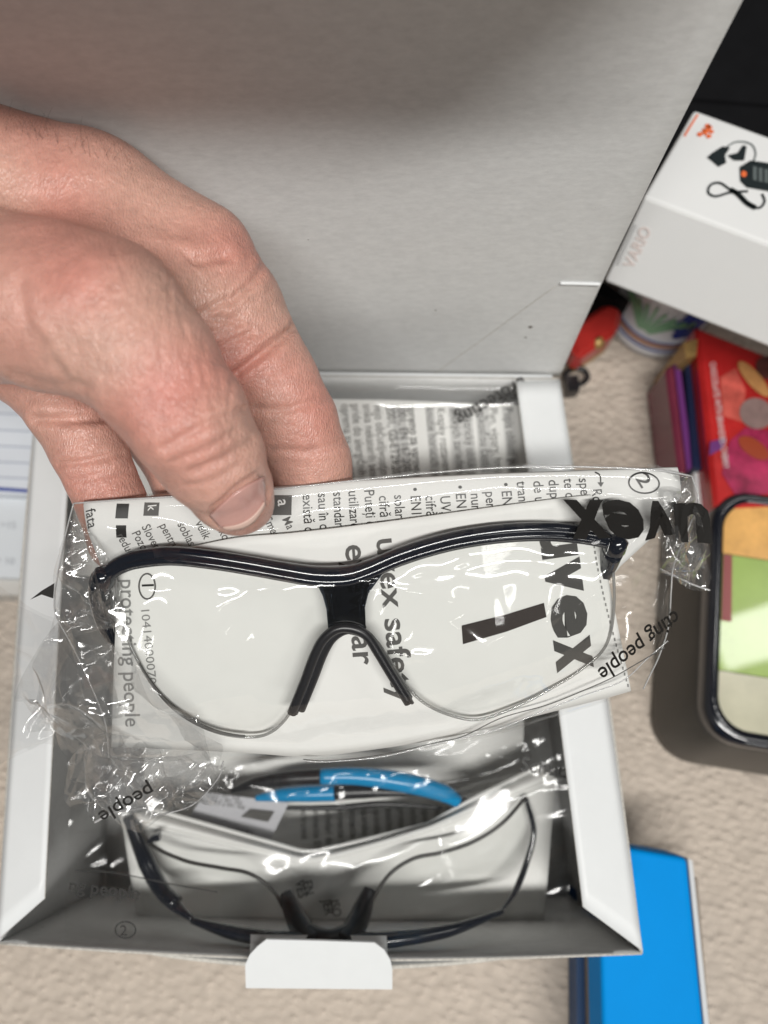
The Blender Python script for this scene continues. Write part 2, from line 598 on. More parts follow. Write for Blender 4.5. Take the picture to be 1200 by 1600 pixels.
leaf = thing('instruction_leaflet', 'folded white instruction leaflet behind the glasses held between thumb and fingers', 'leaflet', PK(560, 1170, -.004))
# text sheet (rolled top fold), behind
def txt_edge_top(px):
    return np.interp(px, [100, 125, 300, 560, 760, 930, 1065, 1100], [791, 790, 778, 757, 747, 741, 737, 737])
def txtsheet(px, py):
    t = (py - txt_edge_top(px))
    off = -.0035 + .0028 * np.sqrt(np.clip(t / 42, 0, 1)) - .0022 * sstep(30, 110, t)
    return PK(px, py, off)
n, k = 60, 26
u, v = np.meshgrid(np.linspace(0, 1, n), np.linspace(0, 1, k) ** 1.6, indexing='ij')
xl, xr = 124, 1066
px = xl + u * (xr - xl)
ytop = txt_edge_top(px)
lim = np.interp(px, [124, 230, 900, 960, 1040, 1066], [930, 1000, 1000, 900, 830, 775])
py = ytop + v * (lim - ytop)
pxs = px + 26 * v * (1 - u) * 1.5
sheet('text_page', txtsheet(pxs, py), M_paper2, leaf, True, .0005)
# blank front page with large print
FPT = [(186, 888), (250, 866), (360, 839), (460, 829), (560, 817), (660, 804), (780, 788), (880, 776), (922, 772)]
FPB = [(174, 1167), (300, 1170), (400, 1174), (475, 1178), (560, 1170), (700, 1148), (850, 1112), (940, 1090), (985, 1078)]
def frontpage_off(px, py):
    return .0006 + .0012 * np.sin((px - 180) / 780 * np.pi) - .0008 * sstep(1050, 1170, py)
tpts = spline(FPT, 50); bpts = spline(FPB, 50)
v = np.linspace(0, 1, 24)[None, :, None]
q = tpts[:, None] * (1 - v) + bpts[:, None] * v
fp = sheet('front_page', PK(q[..., 0], q[..., 1], frontpage_off(q[..., 0], q[..., 1])), M_paper, leaf, True, .0006)
# booklet pages underneath, a hair bigger
q2 = q + 0
q2[..., 1] += 4 * (v[..., 0] - .1); q2[..., 0] += 3 * (np.linspace(-1, 1, 50)[:, None])
for kk, o_ in ((1, -.0022), (2, -.0034)):
    q3 = q2.copy(); q3[..., 1] += kk * 1.5 * v[..., 0]
    sheet('inner_page', PK(q3[..., 0], q3[..., 1], o_ + 0 * q3[..., 0]), M_paper2, leaf, True, .0004)

FPf = lambda x, y: PK(x, y, frontpage_off(x, y) + .00045)
TXf = lambda x, y: txtsheet(x, y) + NRM * .00042
DN = (0.10, 1.0)
def dntext(txt, x, y, size, matl, par, fn, bold=0.0, dirv=DN, length=None, squeeze=.9, name='lettering'):
    b = np.array(dirv, float); b /= np.linalg.norm(b)
    return lettering(txt, fn, (x, y), b, size, matl, par, bold, squeeze, up=(b[1], -b[0]), length=length, name=name)
dntext('uvex safety', 588, 836, 50, M_greyink, leaf, FPf, .014, (.10, 1), length=258)
dntext('eyewear', 540, 846, 50, M_greyink, leaf, FPf, .014, (.07, 1), length=188)
dntext('protecting people', 190, 902, 34, M_palegrey, leaf, FPf, .008, (.03, 1), length=232)
dntext('10414000070', 222, 946, 19, M_palegrey, leaf, FPf, 0, (.10, 1), length=120)
flat_ring(FPf, 232, 913, 14, 21, 2.6, M_greyink, leaf)
dntext('1', 224, 906, 26, M_ink, leaf, FPf, .02, (.05, 1))
flat_poly(FPf, [(720, 972), (722, 1001), (790, 982), (852, 960), (848, 938), (790, 955)], M_brown, leaf, 'printed_bar')
# halftone logo
logo(FPf, M_inkleaf, leaf, [('u', (838, 822), 50), ('v', (846, 874), 54), ('e', (854, 930), 66), ('x', (862, 996), 52)], (.13, 1), (1, -.13), 58, .045)
# perforation along the right edge
for i in range(26):
    t = (i + .5) / 26
    x, y = 925 + 56 * t ** 1.3, 838 + 235 * t
    flat_poly(FPf, [(x - 1.2, y - 2.5), (x + 1.2, y - 2.5), (x + 1.6, y + 2.5), (x - .8, y + 2.5)], M_palegrey, leaf, 'perforation')
# text lines on the rolled page
rows = [(932, 'Ro', 22), (913, 'specifi', 2), (889, 'te dub', 2), (865, 'duplic', 3), (841, 'de uz', 4), (815, 'transmi', 4), (790, '\u2022 EN 1', 5), (765, 'pentru', 20),
        (742, 'numai', 22), (718, '\u2022 EN172', 6), (694, 'UV, r', 24), (671, 'cifr\u0103 p', 22), (647, '\u2022 EN17E', 6), (622, 'solar\u0103', 18), (598, 'cifr\u0103 p\u0103', 18),
        (575, 'Pute\u021bi co', 6), (550, 'utilizarea', 6), (526, 'standard', 6), (502, 'sau \u00een ca', 6), (478, 'exist\u0103 co', 6)]
for x, s, dy in rows:
    dntext(s, x - 6, txt_edge_top(x) + 7 + dy * .8, 23, M_ink, leaf, TXf, .004, (.06, 1), squeeze=.80)
def txbox(x0, y0, x1, y1, mt=M_ink, nm='printed_box'):
    xs = np.linspace(x0, x1, 4); ys = np.linspace(y0, y1, 6)
    g_ = np.array([[(a, b) for b in ys] for a in xs])
    pts = TXf(g_[..., 0], g_[..., 1]) - NRM * .0001
    return sheet(nm, pts, mt, leaf)
txbox(424, 777, 455, 806, M_greyink)
txbox(178, 791, 198, 812); txbox(222, 789, 246, 808, M_greyink)
dntext('a', 433, 783, 26, M_paper, leaf, lambda x, y: TXf(x, y) + NRM * .0001, .01)
dntext('k', 228, 792, 20, M_paper, leaf, lambda x, y: TXf(x, y) + NRM * .0001)
dntext('fata', 130, 800, 22, M_ink, leaf, TXf, .006, (.25, 1))
txbox(180, 822, 196, 842)
for x, s, y in ((220, 'Slovens', 824), (248, 'pentru', 822), (276, 'soblas', 820), (304, 'velik', 818), (440, 'Ma', 812), (411, 'Smer', 812), (332, 'lahko', 815), (180, 'reduc', 838), (204, 'Pozor', 834)):
    dntext(s, x, y, 20, M_greyink, leaf, TXf, .004, (.45, 1), squeeze=.85)
flat_ring(TXf, 1009, 757, 25, 16, 2.4, M_ink, leaf)
dntext('2', 996, 750, 30, M_ink, leaf, TXf, .012, (.35, .6), squeeze=1.2)
ribbon(TXf, [(934, 742), (941, 746), (941, 758)], 2, M_ink, leaf, 'printed_arrow', 14)
flat_poly(TXf, [(936, 756), (946, 756), (941, 763)], M_ink, leaf, 'printed_arrow')

# ---- safety glasses in the pack
gl = thing('safety_glasses', 'clear safety glasses with glossy black brow bar held up in the bag', 'safety glasses', PK(560, 1100, .006))
BR = [(168, 893), (178, 884), (200, 868), (230, 858), (280, 852), (340, 856), (400, 864), (450, 872), (500, 879), (545, 878), (580, 867), (620, 850), (670, 834), (720, 823), (780, 816), (840, 815), (890, 820), (930, 828), (952, 838)]
def brow_off(px):
    t = (px - 560) / 400
    return .0085 - .0042 * t * t
bs = spline(BR, 110)
def brow_layer(name, dy, r, doff, mt, seg=12, flat=1.0):
    tt = np.linspace(0, 1, len(bs))
    rr = r * (0.55 + .45 * sstep(0, .07, tt) * sstep(1, .95, tt)) * (1 + .28 * np.exp(-((tt - .48) / .07) ** 2))
    return tube(name, PK(bs[:, 0], bs[:, 1] + dy, brow_off(bs[:, 0]) + doff), rr, mt, gl, seg, flat, NRM)
brow_layer('brow_bar', -2, .00175, 0, M_frame)
brow_layer('brow_ridge', 6, .0011, .0010, M_frame)
brow_layer('brow_lip', 12, .0007, .0003, M_frame)
# lens
LO = [(186, 890), (190, 930), (205, 995), (235, 1055), (275, 1100), (330, 1128), (385, 1137), (425, 1130), (455, 1100), (475, 1050), (496, 1000), (515, 975),
      (545, 965), (580, 975), (603, 1005), (630, 1050), (660, 1082), (700, 1102), (745, 1110), (800, 1094), (850, 1072), (905, 1042), (945, 1005), (956, 940), (950, 842)]
lo = spline(LO, 140)
top = spline(BR, 140)
def lens_off(px, py):
    t = (px - 560) / 400
    lobe = np.exp(-((np.abs(px - 560) - 200) / 120) ** 2)
    return .0078 - .0055 * t * t + .0012 * lobe - .0036 * sstep(880, 1140, py)
# fill: columns between brow and lower outline
nx = 150
xs = np.linspace(187, 951, nx)
loy = np.array([lo[np.argmin(np.abs(lo[:, 0] - x) + 1e-4 * lo[:, 1]), 1] if False else 0 for x in xs])
ol = lo[np.argsort(lo[:, 0])]
loy = np.interp(xs, ol[:, 0], ol[:, 1])
loy[xs < 192] = np.interp(xs[xs < 192], [186, 192], [900, 940])
loy[xs > 944] = np.interp(xs[xs > 944], [944, 951], [1005, 930])
tpy = np.interp(xs, bs[:, 0], bs[:, 1]) + 4
vv = np.linspace(0, 1, 40)
gy_ = tpy[:, None] + (loy - tpy)[:, None] * vv[None]
gx_ = np.repeat(xs[:, None], 40, 1)
lens = sheet('lens', PK(gx_, gy_, lens_off(gx_, gy_)), M_lens, gl, True)
lw = lo
tube('lens_edge', PK(lw[:, 0], lw[:, 1], lens_off(lw[:, 0], lw[:, 1])), .00042, M_lensedge, lens, 6)
sel = lw[(lw[:, 0] > 215) & (lw[:, 0] < 392) & (lw[:, 1] > 1030)]
tube('lens_edge', PK(sel[:, 0], sel[:, 1] - 2, lens_off(sel[:, 0], sel[:, 1]) + .0002), np.interp(np.linspace(0, 1, len(sel)), [0, .5, 1], [.0002, .00062, .0003]), M_greyink, lens, 6)
# nose bridge, wedge and pads
def brg(pts, wds, off, name, mt, r=.0014):
    p = spline(pts, 30)
    return tube(name, PK(p[:, 0], p[:, 1], off), np.interp(np.linspace(0, 1, 30), np.linspace(0, 1, len(wds)), wds), mt, gl, 12, .55, NRM)
q = np.array([(508, 886), (580, 882), (567, 900), (561, 926), (562, 950), (525, 950), (523, 926), (517, 904)])
bw = plate('nose_bridge', PK(q[:, 0], q[:, 1], .0095), -NRM * .0035, film('smoky_clear_plastic', .0, (.22, .24, .28), .10, .25, 1.58, 3.0), gl)
bv = bw.modifiers.new('b', 'BEVEL'); bv.width = .0016; bv.segments = 4
NOSE = [(466, 1082), (485, 1035), (500, 995), (514, 970), (534, 955), (557, 955), (578, 966), (594, 990), (612, 1020), (640, 1066)]
p = spline(NOSE, 70)
tube('nose_pad', PK(p[:, 0] - 4, p[:, 1], .0100), .0013, M_rubber, gl, 10, 1, NRM)
p2 = p + 0; p2[:, 0] += np.where(p[:, 0] < 550, 8, -4); p2[:, 1] += 7 * np.exp(-((p[:, 0] - 548) / 45) ** 2)
tube('nose_pad', PK(p2[:, 0], p2[:, 1], .0082), .0013, M_rubber, gl, 10, 1, NRM)
p3 = p + [2, 2]
tube('pad_groove', PK(p3[:, 0], p3[:, 1], .0098), .0005, M_frame, gl, 6, 1, NRM)
# hinges and temples folded back
def hinge(px, py, off):
    V, Fc = tube_vf(np.array([PK(px, py - 16, off), PK(px + 2, py - 6, off + .001), PK(px, py + 8, off), PK(px - 2, py + 22, off - .001)]), [.0018, .0029, .0028, .0014], 12)
    return mesh('hinge', V, Fc, M_frame, gl, True)
hinge(952, 842, .0042); hinge(170, 893, .0042)
lt = spline([(166, 893, .004), (156, 930, .000), (160, 985, -.004), (178, 1040, -.009), (200, 1110, -.012), (260, 1150, -.014)], 40)
tube('temple', PK(lt[:, 0], lt[:, 1], lt[:, 2]), np.linspace(.0026, .002, 40), M_frame, gl, 10, 1.6, NRM)
rt = spline([(952, 850, .003), (948, 890, -.002), (935, 930, -.006), (900, 1000, -.010), (700, 1060, -.013), (600, 1080, -.014)], 40)
tube('temple', PK(rt[:, 0], rt[:, 1], rt[:, 2]), np.linspace(.0026, .002, 40), M_frame, gl, 10, 1.6, NRM)

# ---- clear bag round the pack
bag = thing('plastic_bag', 'crinkled clear plastic bag printed in black around the held glasses', 'bag', PK(560, 1180, 0))
RIDGES = [([(205, 960), (255, 1015), (330, 1090)], .0016, 22), ([(170, 830), (185, 900), (250, 1000), (275, 1060)], .0014, 16),
          ([(240, 1078), (420, 1030), (560, 1000), (730, 968), (830, 935), (900, 890), (965, 878), (1060, 850)], .0011, 20),
          ([(500, 868), (420, 885), (360, 905), (365, 945), (390, 960)], .0010, 16), ([(560, 865), (640, 888), (700, 905), (690, 930), (748, 968)], .0012, 18),
          ([(585, 900), (600, 940), (612, 975), (660, 985)], .0010, 14), ([(1045, 890), (1020, 960), (1000, 1060)], .0015, 14),
          ([(960, 860), (1010, 870), (1045, 860), (1110, 900)], .0016, 16), ([(1035, 770), (1040, 850), (1020, 1000)], .0014, 12)]
BTOP = [(118, 784), (200, 778), (330, 770), (450, 760), (560, 748), (680, 736), (780, 729), (880, 727), (960, 729), (1030, 733), (1078, 742)]
BBOT = [(172, 1178), (250, 1182), (330, 1184), (400, 1182), (470, 1184), (530, 1182), (600, 1176), (700, 1160), (800, 1136), (900, 1106), (1003, 1073)]
BLEFT = [(118, 784), (106, 830), (96, 880), (88, 930), (92, 962), (118, 1010), (150, 1080), (168, 1130), (172, 1178)]
BRIGHT = [(1078, 742), (1088, 780), (1070, 830), (1050, 880), (1046, 920), (1042, 975), (1028, 1020), (1014, 1050), (1003, 1073)]
def film_off(px, py):
    px = np.asarray(px, float); py = np.asarray(py, float)
    edge = np.minimum(np.minimum(segdist(px, py, BTOP), segdist(px, py, BBOT)), np.minimum(segdist(px, py, BLEFT) * 1.3, segdist(px, py, BRIGHT) * 1.0))
    h = .0006 + .0138 * sstep(0, 150, edge)
    tent = .0145 * np.exp(-(segdist(px, py, [(250, 866), (500, 886), (600, 868), (780, 824), (900, 830)]) / 60) ** 2)
    h = np.maximum(h, .55 * h + .45 * tent) + (.0016 * (vnoise(px / 34 + py / 160, py / 150, 14) - .5) + .0003 * (vnoise(px / 15 - py / 90, py / 60, 19) - .5)) * sstep(20, 90, edge)
    h = h * (1 - .93 * np.exp(-((px - 375) / 80) ** 2 - ((py - 800) / 42) ** 2))
    k_ = sstep(0, 60, edge)
    h = h + crumple(px, py, 11, 95, .0013, 7) * k_ * (1 - .8 * np.exp(-((px - 985) / 120) ** 2 - ((py - 805) / 45) ** 2)) * (.6 + .5 * sstep(330, 150, px) + .6 * sstep(900, 1010, px))
    calm = 1 - .9 * np.exp(-((px - 985) / 120) ** 2 - ((py - 805) / 45) ** 2)
    h = h + crumple(px, py, 23, 34, .0009, 6) * calm * (sstep(260, 120, px) + sstep(960, 1050, px)) * sstep(0, 30, edge)
    for pl, a, wd in RIDGES:
        h = h + a * np.exp(-segdist(px, py, pl) / wd)
    return np.maximum(h, .0016 + .0012 * sstep(0, 12, edge))
def coons(top, bot, left, right, n, k):
    T, Bo, Le, Ri = spline(top, n), spline(bot, n), spline(left, k), spline(right, k)
    u = np.linspace(0, 1, n)[:, None, None]; v = np.linspace(0, 1, k)[None, :, None]
    return ((1 - v) * T[:, None] + v * Bo[:, None] + (1 - u) * Le[None] + u * Ri[None]
            - ((1 - u) * (1 - v) * T[0] + u * (1 - v) * T[-1] + (1 - u) * v * Bo[0] + u * v * Bo[-1]))
q = coons(BTOP, BBOT, BLEFT, BRIGHT, 260, 130)
sheet('front_film', PK(q[..., 0], q[..., 1], film_off(q[..., 0], q[..., 1])), M_film, bag)
q = coons(BTOP, BBOT, BLEFT, BRIGHT, 110, 60)
bk = -.0052 - .004 * sstep(0, 40, np.minimum(segdist(q[..., 0], q[..., 1], BLEFT), segdist(q[..., 0], q[..., 1], BRIGHT))) + crumple(q[..., 0], q[..., 1], 5, 60, .0012, 6)
edg = np.minimum(np.minimum(segdist(q[..., 0], q[..., 1], BTOP), segdist(q[..., 0], q[..., 1], BBOT)), np.minimum(segdist(q[..., 0], q[..., 1], BLEFT), segdist(q[..., 0], q[..., 1], BRIGHT)))
bk = bk * sstep(0, 14, edg) + .0012 * (1 - sstep(0, 14, edg))
sheet('back_film', PK(q[..., 0], q[..., 1], bk), M_film, bag)
# crumpled ends
def tail(name, T, Bo, Le, Ri, offs, seed, scale, amp, n=110, k=90, mt=None):
    q = coons(T, Bo, Le, Ri, n, k)
    u = np.linspace(0, 1, n)[:, None]; v = np.linspace(0, 1, k)[None]
    o00, o10, o01, o11 = offs
    off = o00 * (1 - u) * (1 - v) + o10 * u * (1 - v) + o01 * (1 - u) * v + o11 * u * v
    for ly in range(2):
        o2 = off - .003 * ly + crumple(q[..., 0], q[..., 1], seed + 17 * ly, scale * (1 - .25 * ly), amp, 8) + crumple(q[..., 0], q[..., 1], seed + 3 + ly, scale * .48, amp * .22, 5)
        sheet(name, PK(q[..., 0], q[..., 1], o2), mt or M_film2, bag)
tail('gathered_end', [(1030, 738), (1060, 736), (1080, 744)], [(1040, 905), (1080, 918), (1116, 932)], [(1030, 738), (1030, 800), (1036, 860), (1040, 905)],
     [(1080, 744), (1092, 800), (1108, 880), (1116, 932)], (.001, .001, -.004, -.006), 31, 60, .0040)
tail('gathered_end', [(1025, 760), (1050, 760), (1072, 765)], [(1050, 900), (1085, 925), (1119, 905)], [(1025, 760), (1040, 830), (1050, 900)],
     [(1072, 765), (1100, 850), (1119, 905)], (.004, .004, .001, -.004), 37, 55, .0042)
tail('gathered_end', [(118, 800), (150, 840), (188, 880)], [(92, 985), (150, 980), (205, 965)], [(118, 800), (96, 880), (92, 985)], [(188, 880), (195, 920), (205, 965)],
     (.003, .006, .004, .008), 41, 55, .0040)
tail('gathered_end', [(92, 970), (150, 1000), (215, 1010), (270, 1060)], [(40, 1140), (110, 1210), (200, 1270), (345, 1190)], [(92, 970), (60, 1010), (36, 1070), (40, 1140)], [(270, 1060), (320, 1110), (350, 1150), (345, 1190)],
     (.004, .010, -.002, .004), 43, 85, .0050, 150, 120)
tail('gathered_end', [(160, 1120), (240, 1160), (354, 1182)], [(110, 1225), (150, 1283), (300, 1258)], [(160, 1120), (120, 1170), (110, 1225)], [(354, 1182), (345, 1220), (300, 1258)],
     (.006, .006, .000, .000), 47, 62, .0045, 130, 100)
tail('gathered_end', [(-60, 935), (20, 940), (92, 962)], [(-80, 1290), (10, 1200), (120, 1150)], [(-60, 935), (-90, 1100), (-80, 1290)], [(92, 962), (110, 1050), (120, 1150)],
     (-.004, .003, -.012, .000), 53, 120, .0045, 120, 100, film('thin_film', .015, (.975, .975, .975), .08, .15, 1.5, 1.5))
# seam lines of the film
def seam(pts, off, r=.00022, n=50):
    p = spline(pts, n)
    return tube('film_seam', PK(p[:, 0], p[:, 1], off), r, M_filmedge, bag, 5)
seam(BTOP, .0013); seam(BRIGHT, .0012); seam(BLEFT, .0012)
seam([(480, 1176), (520, 1176), (600, 1168), (700, 1144), (770, 1128), (830, 1104), (900, 1076), (965, 1052), (1003, 1018), (1035, 990)], .0040, .00018)
dk = spline([(476, 1172), (520, 1174), (600, 1164), (680, 1146), (722, 1136), (780, 1108), (850, 1088), (905, 1066), (950, 1046), (985, 1026), (1030, 1000)], 60)
tube('film_edge', PK(dk[:, 0], dk[:, 1], .0042), .00014, M_greyink, bag, 5)
seam([(350, 1186), (340, 1215), (300, 1255), (240, 1272)], .001)
seam([(150, 1281), (180, 1266), (230, 1258)], .001, .0004)
seam([(1119, 932), (1090, 922), (1050, 903), (1040, 898)], -.004, .0003)
# print on the film
FMf = lambda x, y: PK(x, y, film_off(x, y) + .0006)
def flatfilm(x0, y0, x1, y1, lift):
    gx_, gy_ = np.meshgrid(np.linspace(x0, x1, 24), np.linspace(y0, y1, 12), indexing='ij')
    A = np.stack([np.ones(gx_.size), gx_.ravel(), gy_.ravel()], 1)
    c = np.linalg.lstsq(A, film_off(gx_, gy_).ravel(), rcond=None)[0]
    return lambda x, y: PK(x, y, c[0] + c[1] * np.asarray(x, float) + c[2] * np.asarray(y, float) + lift)
def softfilm(x, y):
    x = np.asarray(x, float); y = np.asarray(y, float)
    o = np.mean([film_off(x + dx, y + dy) for dx in (-14, 0, 14) for dy in (-14, 0, 14)], axis=0)
    return PK(x, y, np.maximum(o, film_off(x, y)) + .0007)
f1 = softfilm
logo(f1, M_filmink, bag, [('u', (1099, 779), 56), ('v', (1044, 775), 58), ('e', (989, 773), 60), ('x', (934, 772), 62)], (-1, -.02), (.06, 1), (62, 52, 48, 46), .045)
f2 = flatfilm(925, 950, 1040, 1030, .002)
lettering('cting people', f2, (1046, 941), (-.86, .5), 43, M_filmink, bag, .014, 1, up=(.5, .86), length=150)
lettering('people', lambda x, y: PK(x, y, .0075), (246, 1196), (-.86, .5), 30, M_ink, bag, .012, 1, up=(.5, .86), length=92)
flat_poly(lambda x, y: PK(x, y, .002), [(52, 932), (70, 918), (90, 906), (88, 930), (70, 924)], M_ink, bag, 'printed_mark')

# ================================================================== HAND
def rc(p, a, b, ra, rb):
    a = a.astype(p.dtype); b = b.astype(p.dtype); ba = b - a
    ra = p.dtype.type(ra); rb = p.dtype.type(rb)
    x, y, z = p[..., 0] - a[0], p[..., 1] - a[1], p[..., 2] - a[2]
    h = np.clip((x * ba[0] + y * ba[1] + z * ba[2]) * (1 / (ba @ ba)).astype(p.dtype), 0, 1)
    x -= h * ba[0]; y -= h * ba[1]; z -= h * ba[2]
    return np.sqrt(x * x + y * y + z * z) - (ra + (rb - ra) * h)
def smin(a, b, k):
    h = np.clip(.5 + .5 * (b - a) / k, 0, 1)
    return b * (1 - h) + a * h - k * h * (1 - h)
def chain(pts):
    q = [(P(a, b, c), r) for a, b, c, r in pts]
    return [(q[i][0], q[i + 1][0], q[i][1], q[i + 1][1]) for i in range(len(q) - 1)]
CH = dict(
    index=chain([(-1500, 110, .196, .037), (-760, 195, .190, .030), (-260, 268, .186, .0235), (-20, 302, .187, .0205), (145, 328, .188, .0175), (305, 410, .191, .0142), (352, 480, .192, .0138), (424, 600, .1955, .0116), (458, 660, .198, .0110), (484, 720, .2015, .0102), (508, 800, .206, .0092)]),
    thumb=chain([(-320, 400, .176, .0240), (-20, 462, .1660, .0178), (80, 482, .1610, .0172), (165, 503, .1580, .0164), (232, 570, .1570, .0137), (292, 655, .1580, .0123), (332, 715, .1640, .0112), (362, 765, .1725, .0092), (373, 784, .1765, .0078)]),
    web=chain([(150, 430, .178, .014), (260, 470, .183, .012), (345, 545, .190, .0100)]),
    palm=chain([(-1450, 260, .222, .036), (-420, 380, .205, .028), (-120, 430, .200, .024), (60, 470, .205, .020), (230, 500, .207, .014)]),
    middle=chain([(220, 470, .212, .014), (345, 620, .222, .0118), (400, 735, .2215, .0108), (425, 830, .219, .0092)]),
    ring=chain([(130, 520, .216, .013), (262, 680, .221, .0110), (298, 760, .220, .0102), (320, 850, .218, .0090)]),
    little=chain([(-90, 490, .214, .0150), (40, 566, .209, .0118), (104, 636, .2055, .0104), (138, 702, .2045, .0096), (176, 790, .2055, .0090), (184, 846, .2070, .0078)]),
)
def sdf(p):
    def u(name, k):
        d = None
        for a, b, ra, rb in CH[name]:
            e = rc(p, a, b, ra, rb)
            d = e if d is None else smin(d, e, k)
        return d
    d = u('index', .003)
    d = smin(d, u('palm', .008), .014)
    d = smin(d, u('web', .004), .007)
    d = smin(d, u('thumb', .003), .0085)
    f = smin(u('middle', .002), u('ring', .002), .0012)
    d = smin(d, f, .003)
    d = smin(d, u('little', .002), .0035)
    return d
RES = .0007
lo_, hi_ = np.array([-.20, -.012, .13]), np.array([.0, .16, .27])
allp = np.array([x[i] for c in CH.values() for x in c for i in (0, 1)])
lo_ = allp.min(0) - .016; hi_ = allp.max(0) + .020
lo_[0] = max(lo_[0], -.36)
ax = [np.arange(lo_[i], hi_[i] + RES, RES) for i in range(3)]
shape = tuple(len(a) for a in ax)
vol = np.empty(shape, np.float32)
BS = 20
for i0 in range(0, shape[0], BS):
    for j0 in range(0, shape[1], BS):
        for k0 in range(0, shape[2], BS):
            a0, a1, a2 = ax[0][i0:i0 + BS], ax[1][j0:j0 + BS], ax[2][k0:k0 + BS]
            c_ = np.array([a0.mean(), a1.mean(), a2.mean()])
            dc = float(sdf(c_[None])[0])
            if abs(dc) > RES * BS * .87 * 1.25 + .001:
                vol[i0:i0 + BS, j0:j0 + BS, k0:k0 + BS] = dc
                continue
            vol[i0:i0 + BS, j0:j0 + BS, k0:k0 + BS] = sdf(np.stack(np.meshgrid(a0, a1, a2, indexing='ij'), -1).astype(np.float32))
vol[0] = .01
def surface_nets(vol, ax):
    s = vol < 0
    nx, ny, nz = vol.shape
    c = np.zeros((nx - 1, ny - 1, nz - 1, 4), np.float32)
    corners = [(i, j, k) for i in (0, 1) for j in (0, 1) for k in (0, 1)]
    sl = lambda o, n: slice(o, n - 1 + o)
    for a in corners:
        for d in range(3):
            if a[d] == 1: continue
            b = list(a); b[d] = 1
            va = vol[sl(a[0], nx), sl(a[1], ny), sl(a[2], nz)]
            vb = vol[sl(b[0], nx), sl(b[1], ny), sl(b[2], nz)]
            cr = (va < 0) != (vb < 0)
            t = np.where(cr, va / np.where(cr, va - vb, 1), 0)
            for e in range(3):
                c[..., e] += np.where(cr, (a[e] + (t if e == d else 0)), 0)
            c[..., 3] += cr
    act = c[..., 3] > 0
    idx = np.full(act.shape, -1, np.int64)
    idx[act] = np.arange(act.sum())
    ii = np.argwhere(act)
    rel = c[act][:, :3] / c[act][:, 3:4]
    step = np.array([a[1] - a[0] for a in ax]); org = np.array([a[0] for a in ax])
    V = org + (ii + rel) * step
    faces = []
    for d in range(3):
        e1, e2 = (d + 1) % 3, (d + 2) % 3
        sa = [slice(1, -1)] * 3; sb = [slice(1, -1)] * 3
        sa[d] = slice(0, -1); sb[d] = slice(1, None)
        A, Bv = s[tuple(sa)], s[tuple(sb)]
        cr = np.argwhere(A != Bv)
        if len(cr) == 0: continue
        base = cr + 1
        base[:, d] -= 1
        def cell(o1, o2):
            q = base.copy()
            q[:, e1] += o1; q[:, e2] += o2
            return idx[q[:, 0], q[:, 1], q[:, 2]]
        Q = np.stack([cell(-1, -1), cell(0, -1), cell(0, 0), cell(-1, 0)], 1)
        flip = ~A[tuple(cr.T)]
        Q[flip] = Q[flip][:, ::-1]
        faces.append(Q)
    return V, np.vstack(faces)
HV, HF = surface_nets(vol, ax)
HF = HF[(HF >= 0).all(1)]
def grad(p, e=.0006):
    g = np.stack([sdf(p + np.eye(3)[i] * e) - sdf(p - np.eye(3)[i] * e) for i in range(3)], -1)
    return g / (np.linalg.norm(g, axis=-1, keepdims=True) + 1e-9)
HN = grad(HV)
inner = HV[:, 0] > lo_[0] + 2 * RES
HV[inner] = (HV - HN * sdf(HV)[:, None])[inner]
# creases and folds of the skin
rel = HV - CAMPOS
dep = rel @ VIEW
hx = 600 + F * (rel @ RIGHT) / dep
hy = 800 - F * (rel @ UP) / dep
facing = np.clip(-(HN * rel / np.linalg.norm(rel, axis=1)[:, None]).sum(1) * 3, 0, 1)
near = lambda name, lim: np.min([rc(HV, *s) for s in CH[name]], axis=0) < lim
CREASES = [  # polyline, depth mm, width px, which digit
    ([(368, 584), (400, 560), (440, 528), (470, 500)], 1.3, 7, 'index'), ([(360, 470), (395, 440), (420, 400)], .8, 6, 'index'),
    ([(262, 396), (300, 408), (350, 402)], 1.1, 9, 'index'), ([(310, 492), (350, 470), (372, 440), (392, 420)], .8, 6, 'web'),
    ([(318, 498), (350, 497), (375, 505)], .6, 5, 'web'), ([(400, 640), (450, 640), (520, 618)], .5, 6, 'index'), ([(425, 702), (480, 706), (545, 690)], .4, 5, 'index'),
    ([(330, 550), (370, 530), (420, 510)], .5, 5, 'web'),
    ([(258, 700), (290, 680), (330, 660), (385, 640)], .55, 6, 'thumb'), ([(300, 735), (345, 718), (395, 690)], .5, 6, 'thumb'), ([(268, 722), (310, 705), (372, 672)], .35, 5, 'thumb'),
    ([(290, 758), (330, 752), (372, 728)], .3, 5, 'thumb'),
    ([(30, 440), (40, 500), (70, 560), (130, 605)], .3, 8, 'thumb'), ([(60, 520), (90, 570), (105, 600)], .22, 6, 'thumb'),
    ([(344, 824), (326, 806), (334, 792), (370, 762), (408, 738), (417, 760), (417, 782)], .55, 4.5, 'thumb'),
    ([(90, 725), (130, 722), (190, 708)], .6, 5, 'little'), ([(110, 752), (150, 745), (200, 735)], .3, 5, 'little'), ([(58, 655), (110, 656), (185, 652)], 1.2, 7, 'little'),
    ([(20, 585), (70, 600), (140, 602)], .35, 7, 'thumb'),
]
rg_ = random.Random(4)
for i in range(110):   # fine transverse wrinkles over the thumb joints
    t = rg_.uniform(0, 1)
    cx, cy = 150 + 170 * t + rg_.uniform(-70, 70), 470 + 150 * t + rg_.uniform(-70, 70)
    ln = rg_.uniform(18, 55); an = rg_.uniform(1.15, 1.75)
    CREASES.append(([(cx - ln * math.cos(an), cy - ln * math.sin(an)), (cx + rg_.uniform(-5, 5), cy), (cx + ln * math.cos(an), cy + ln * math.sin(an))], rg_.uniform(.05, .15), rg_.uniform(2.4, 3.6), 'thumb'))
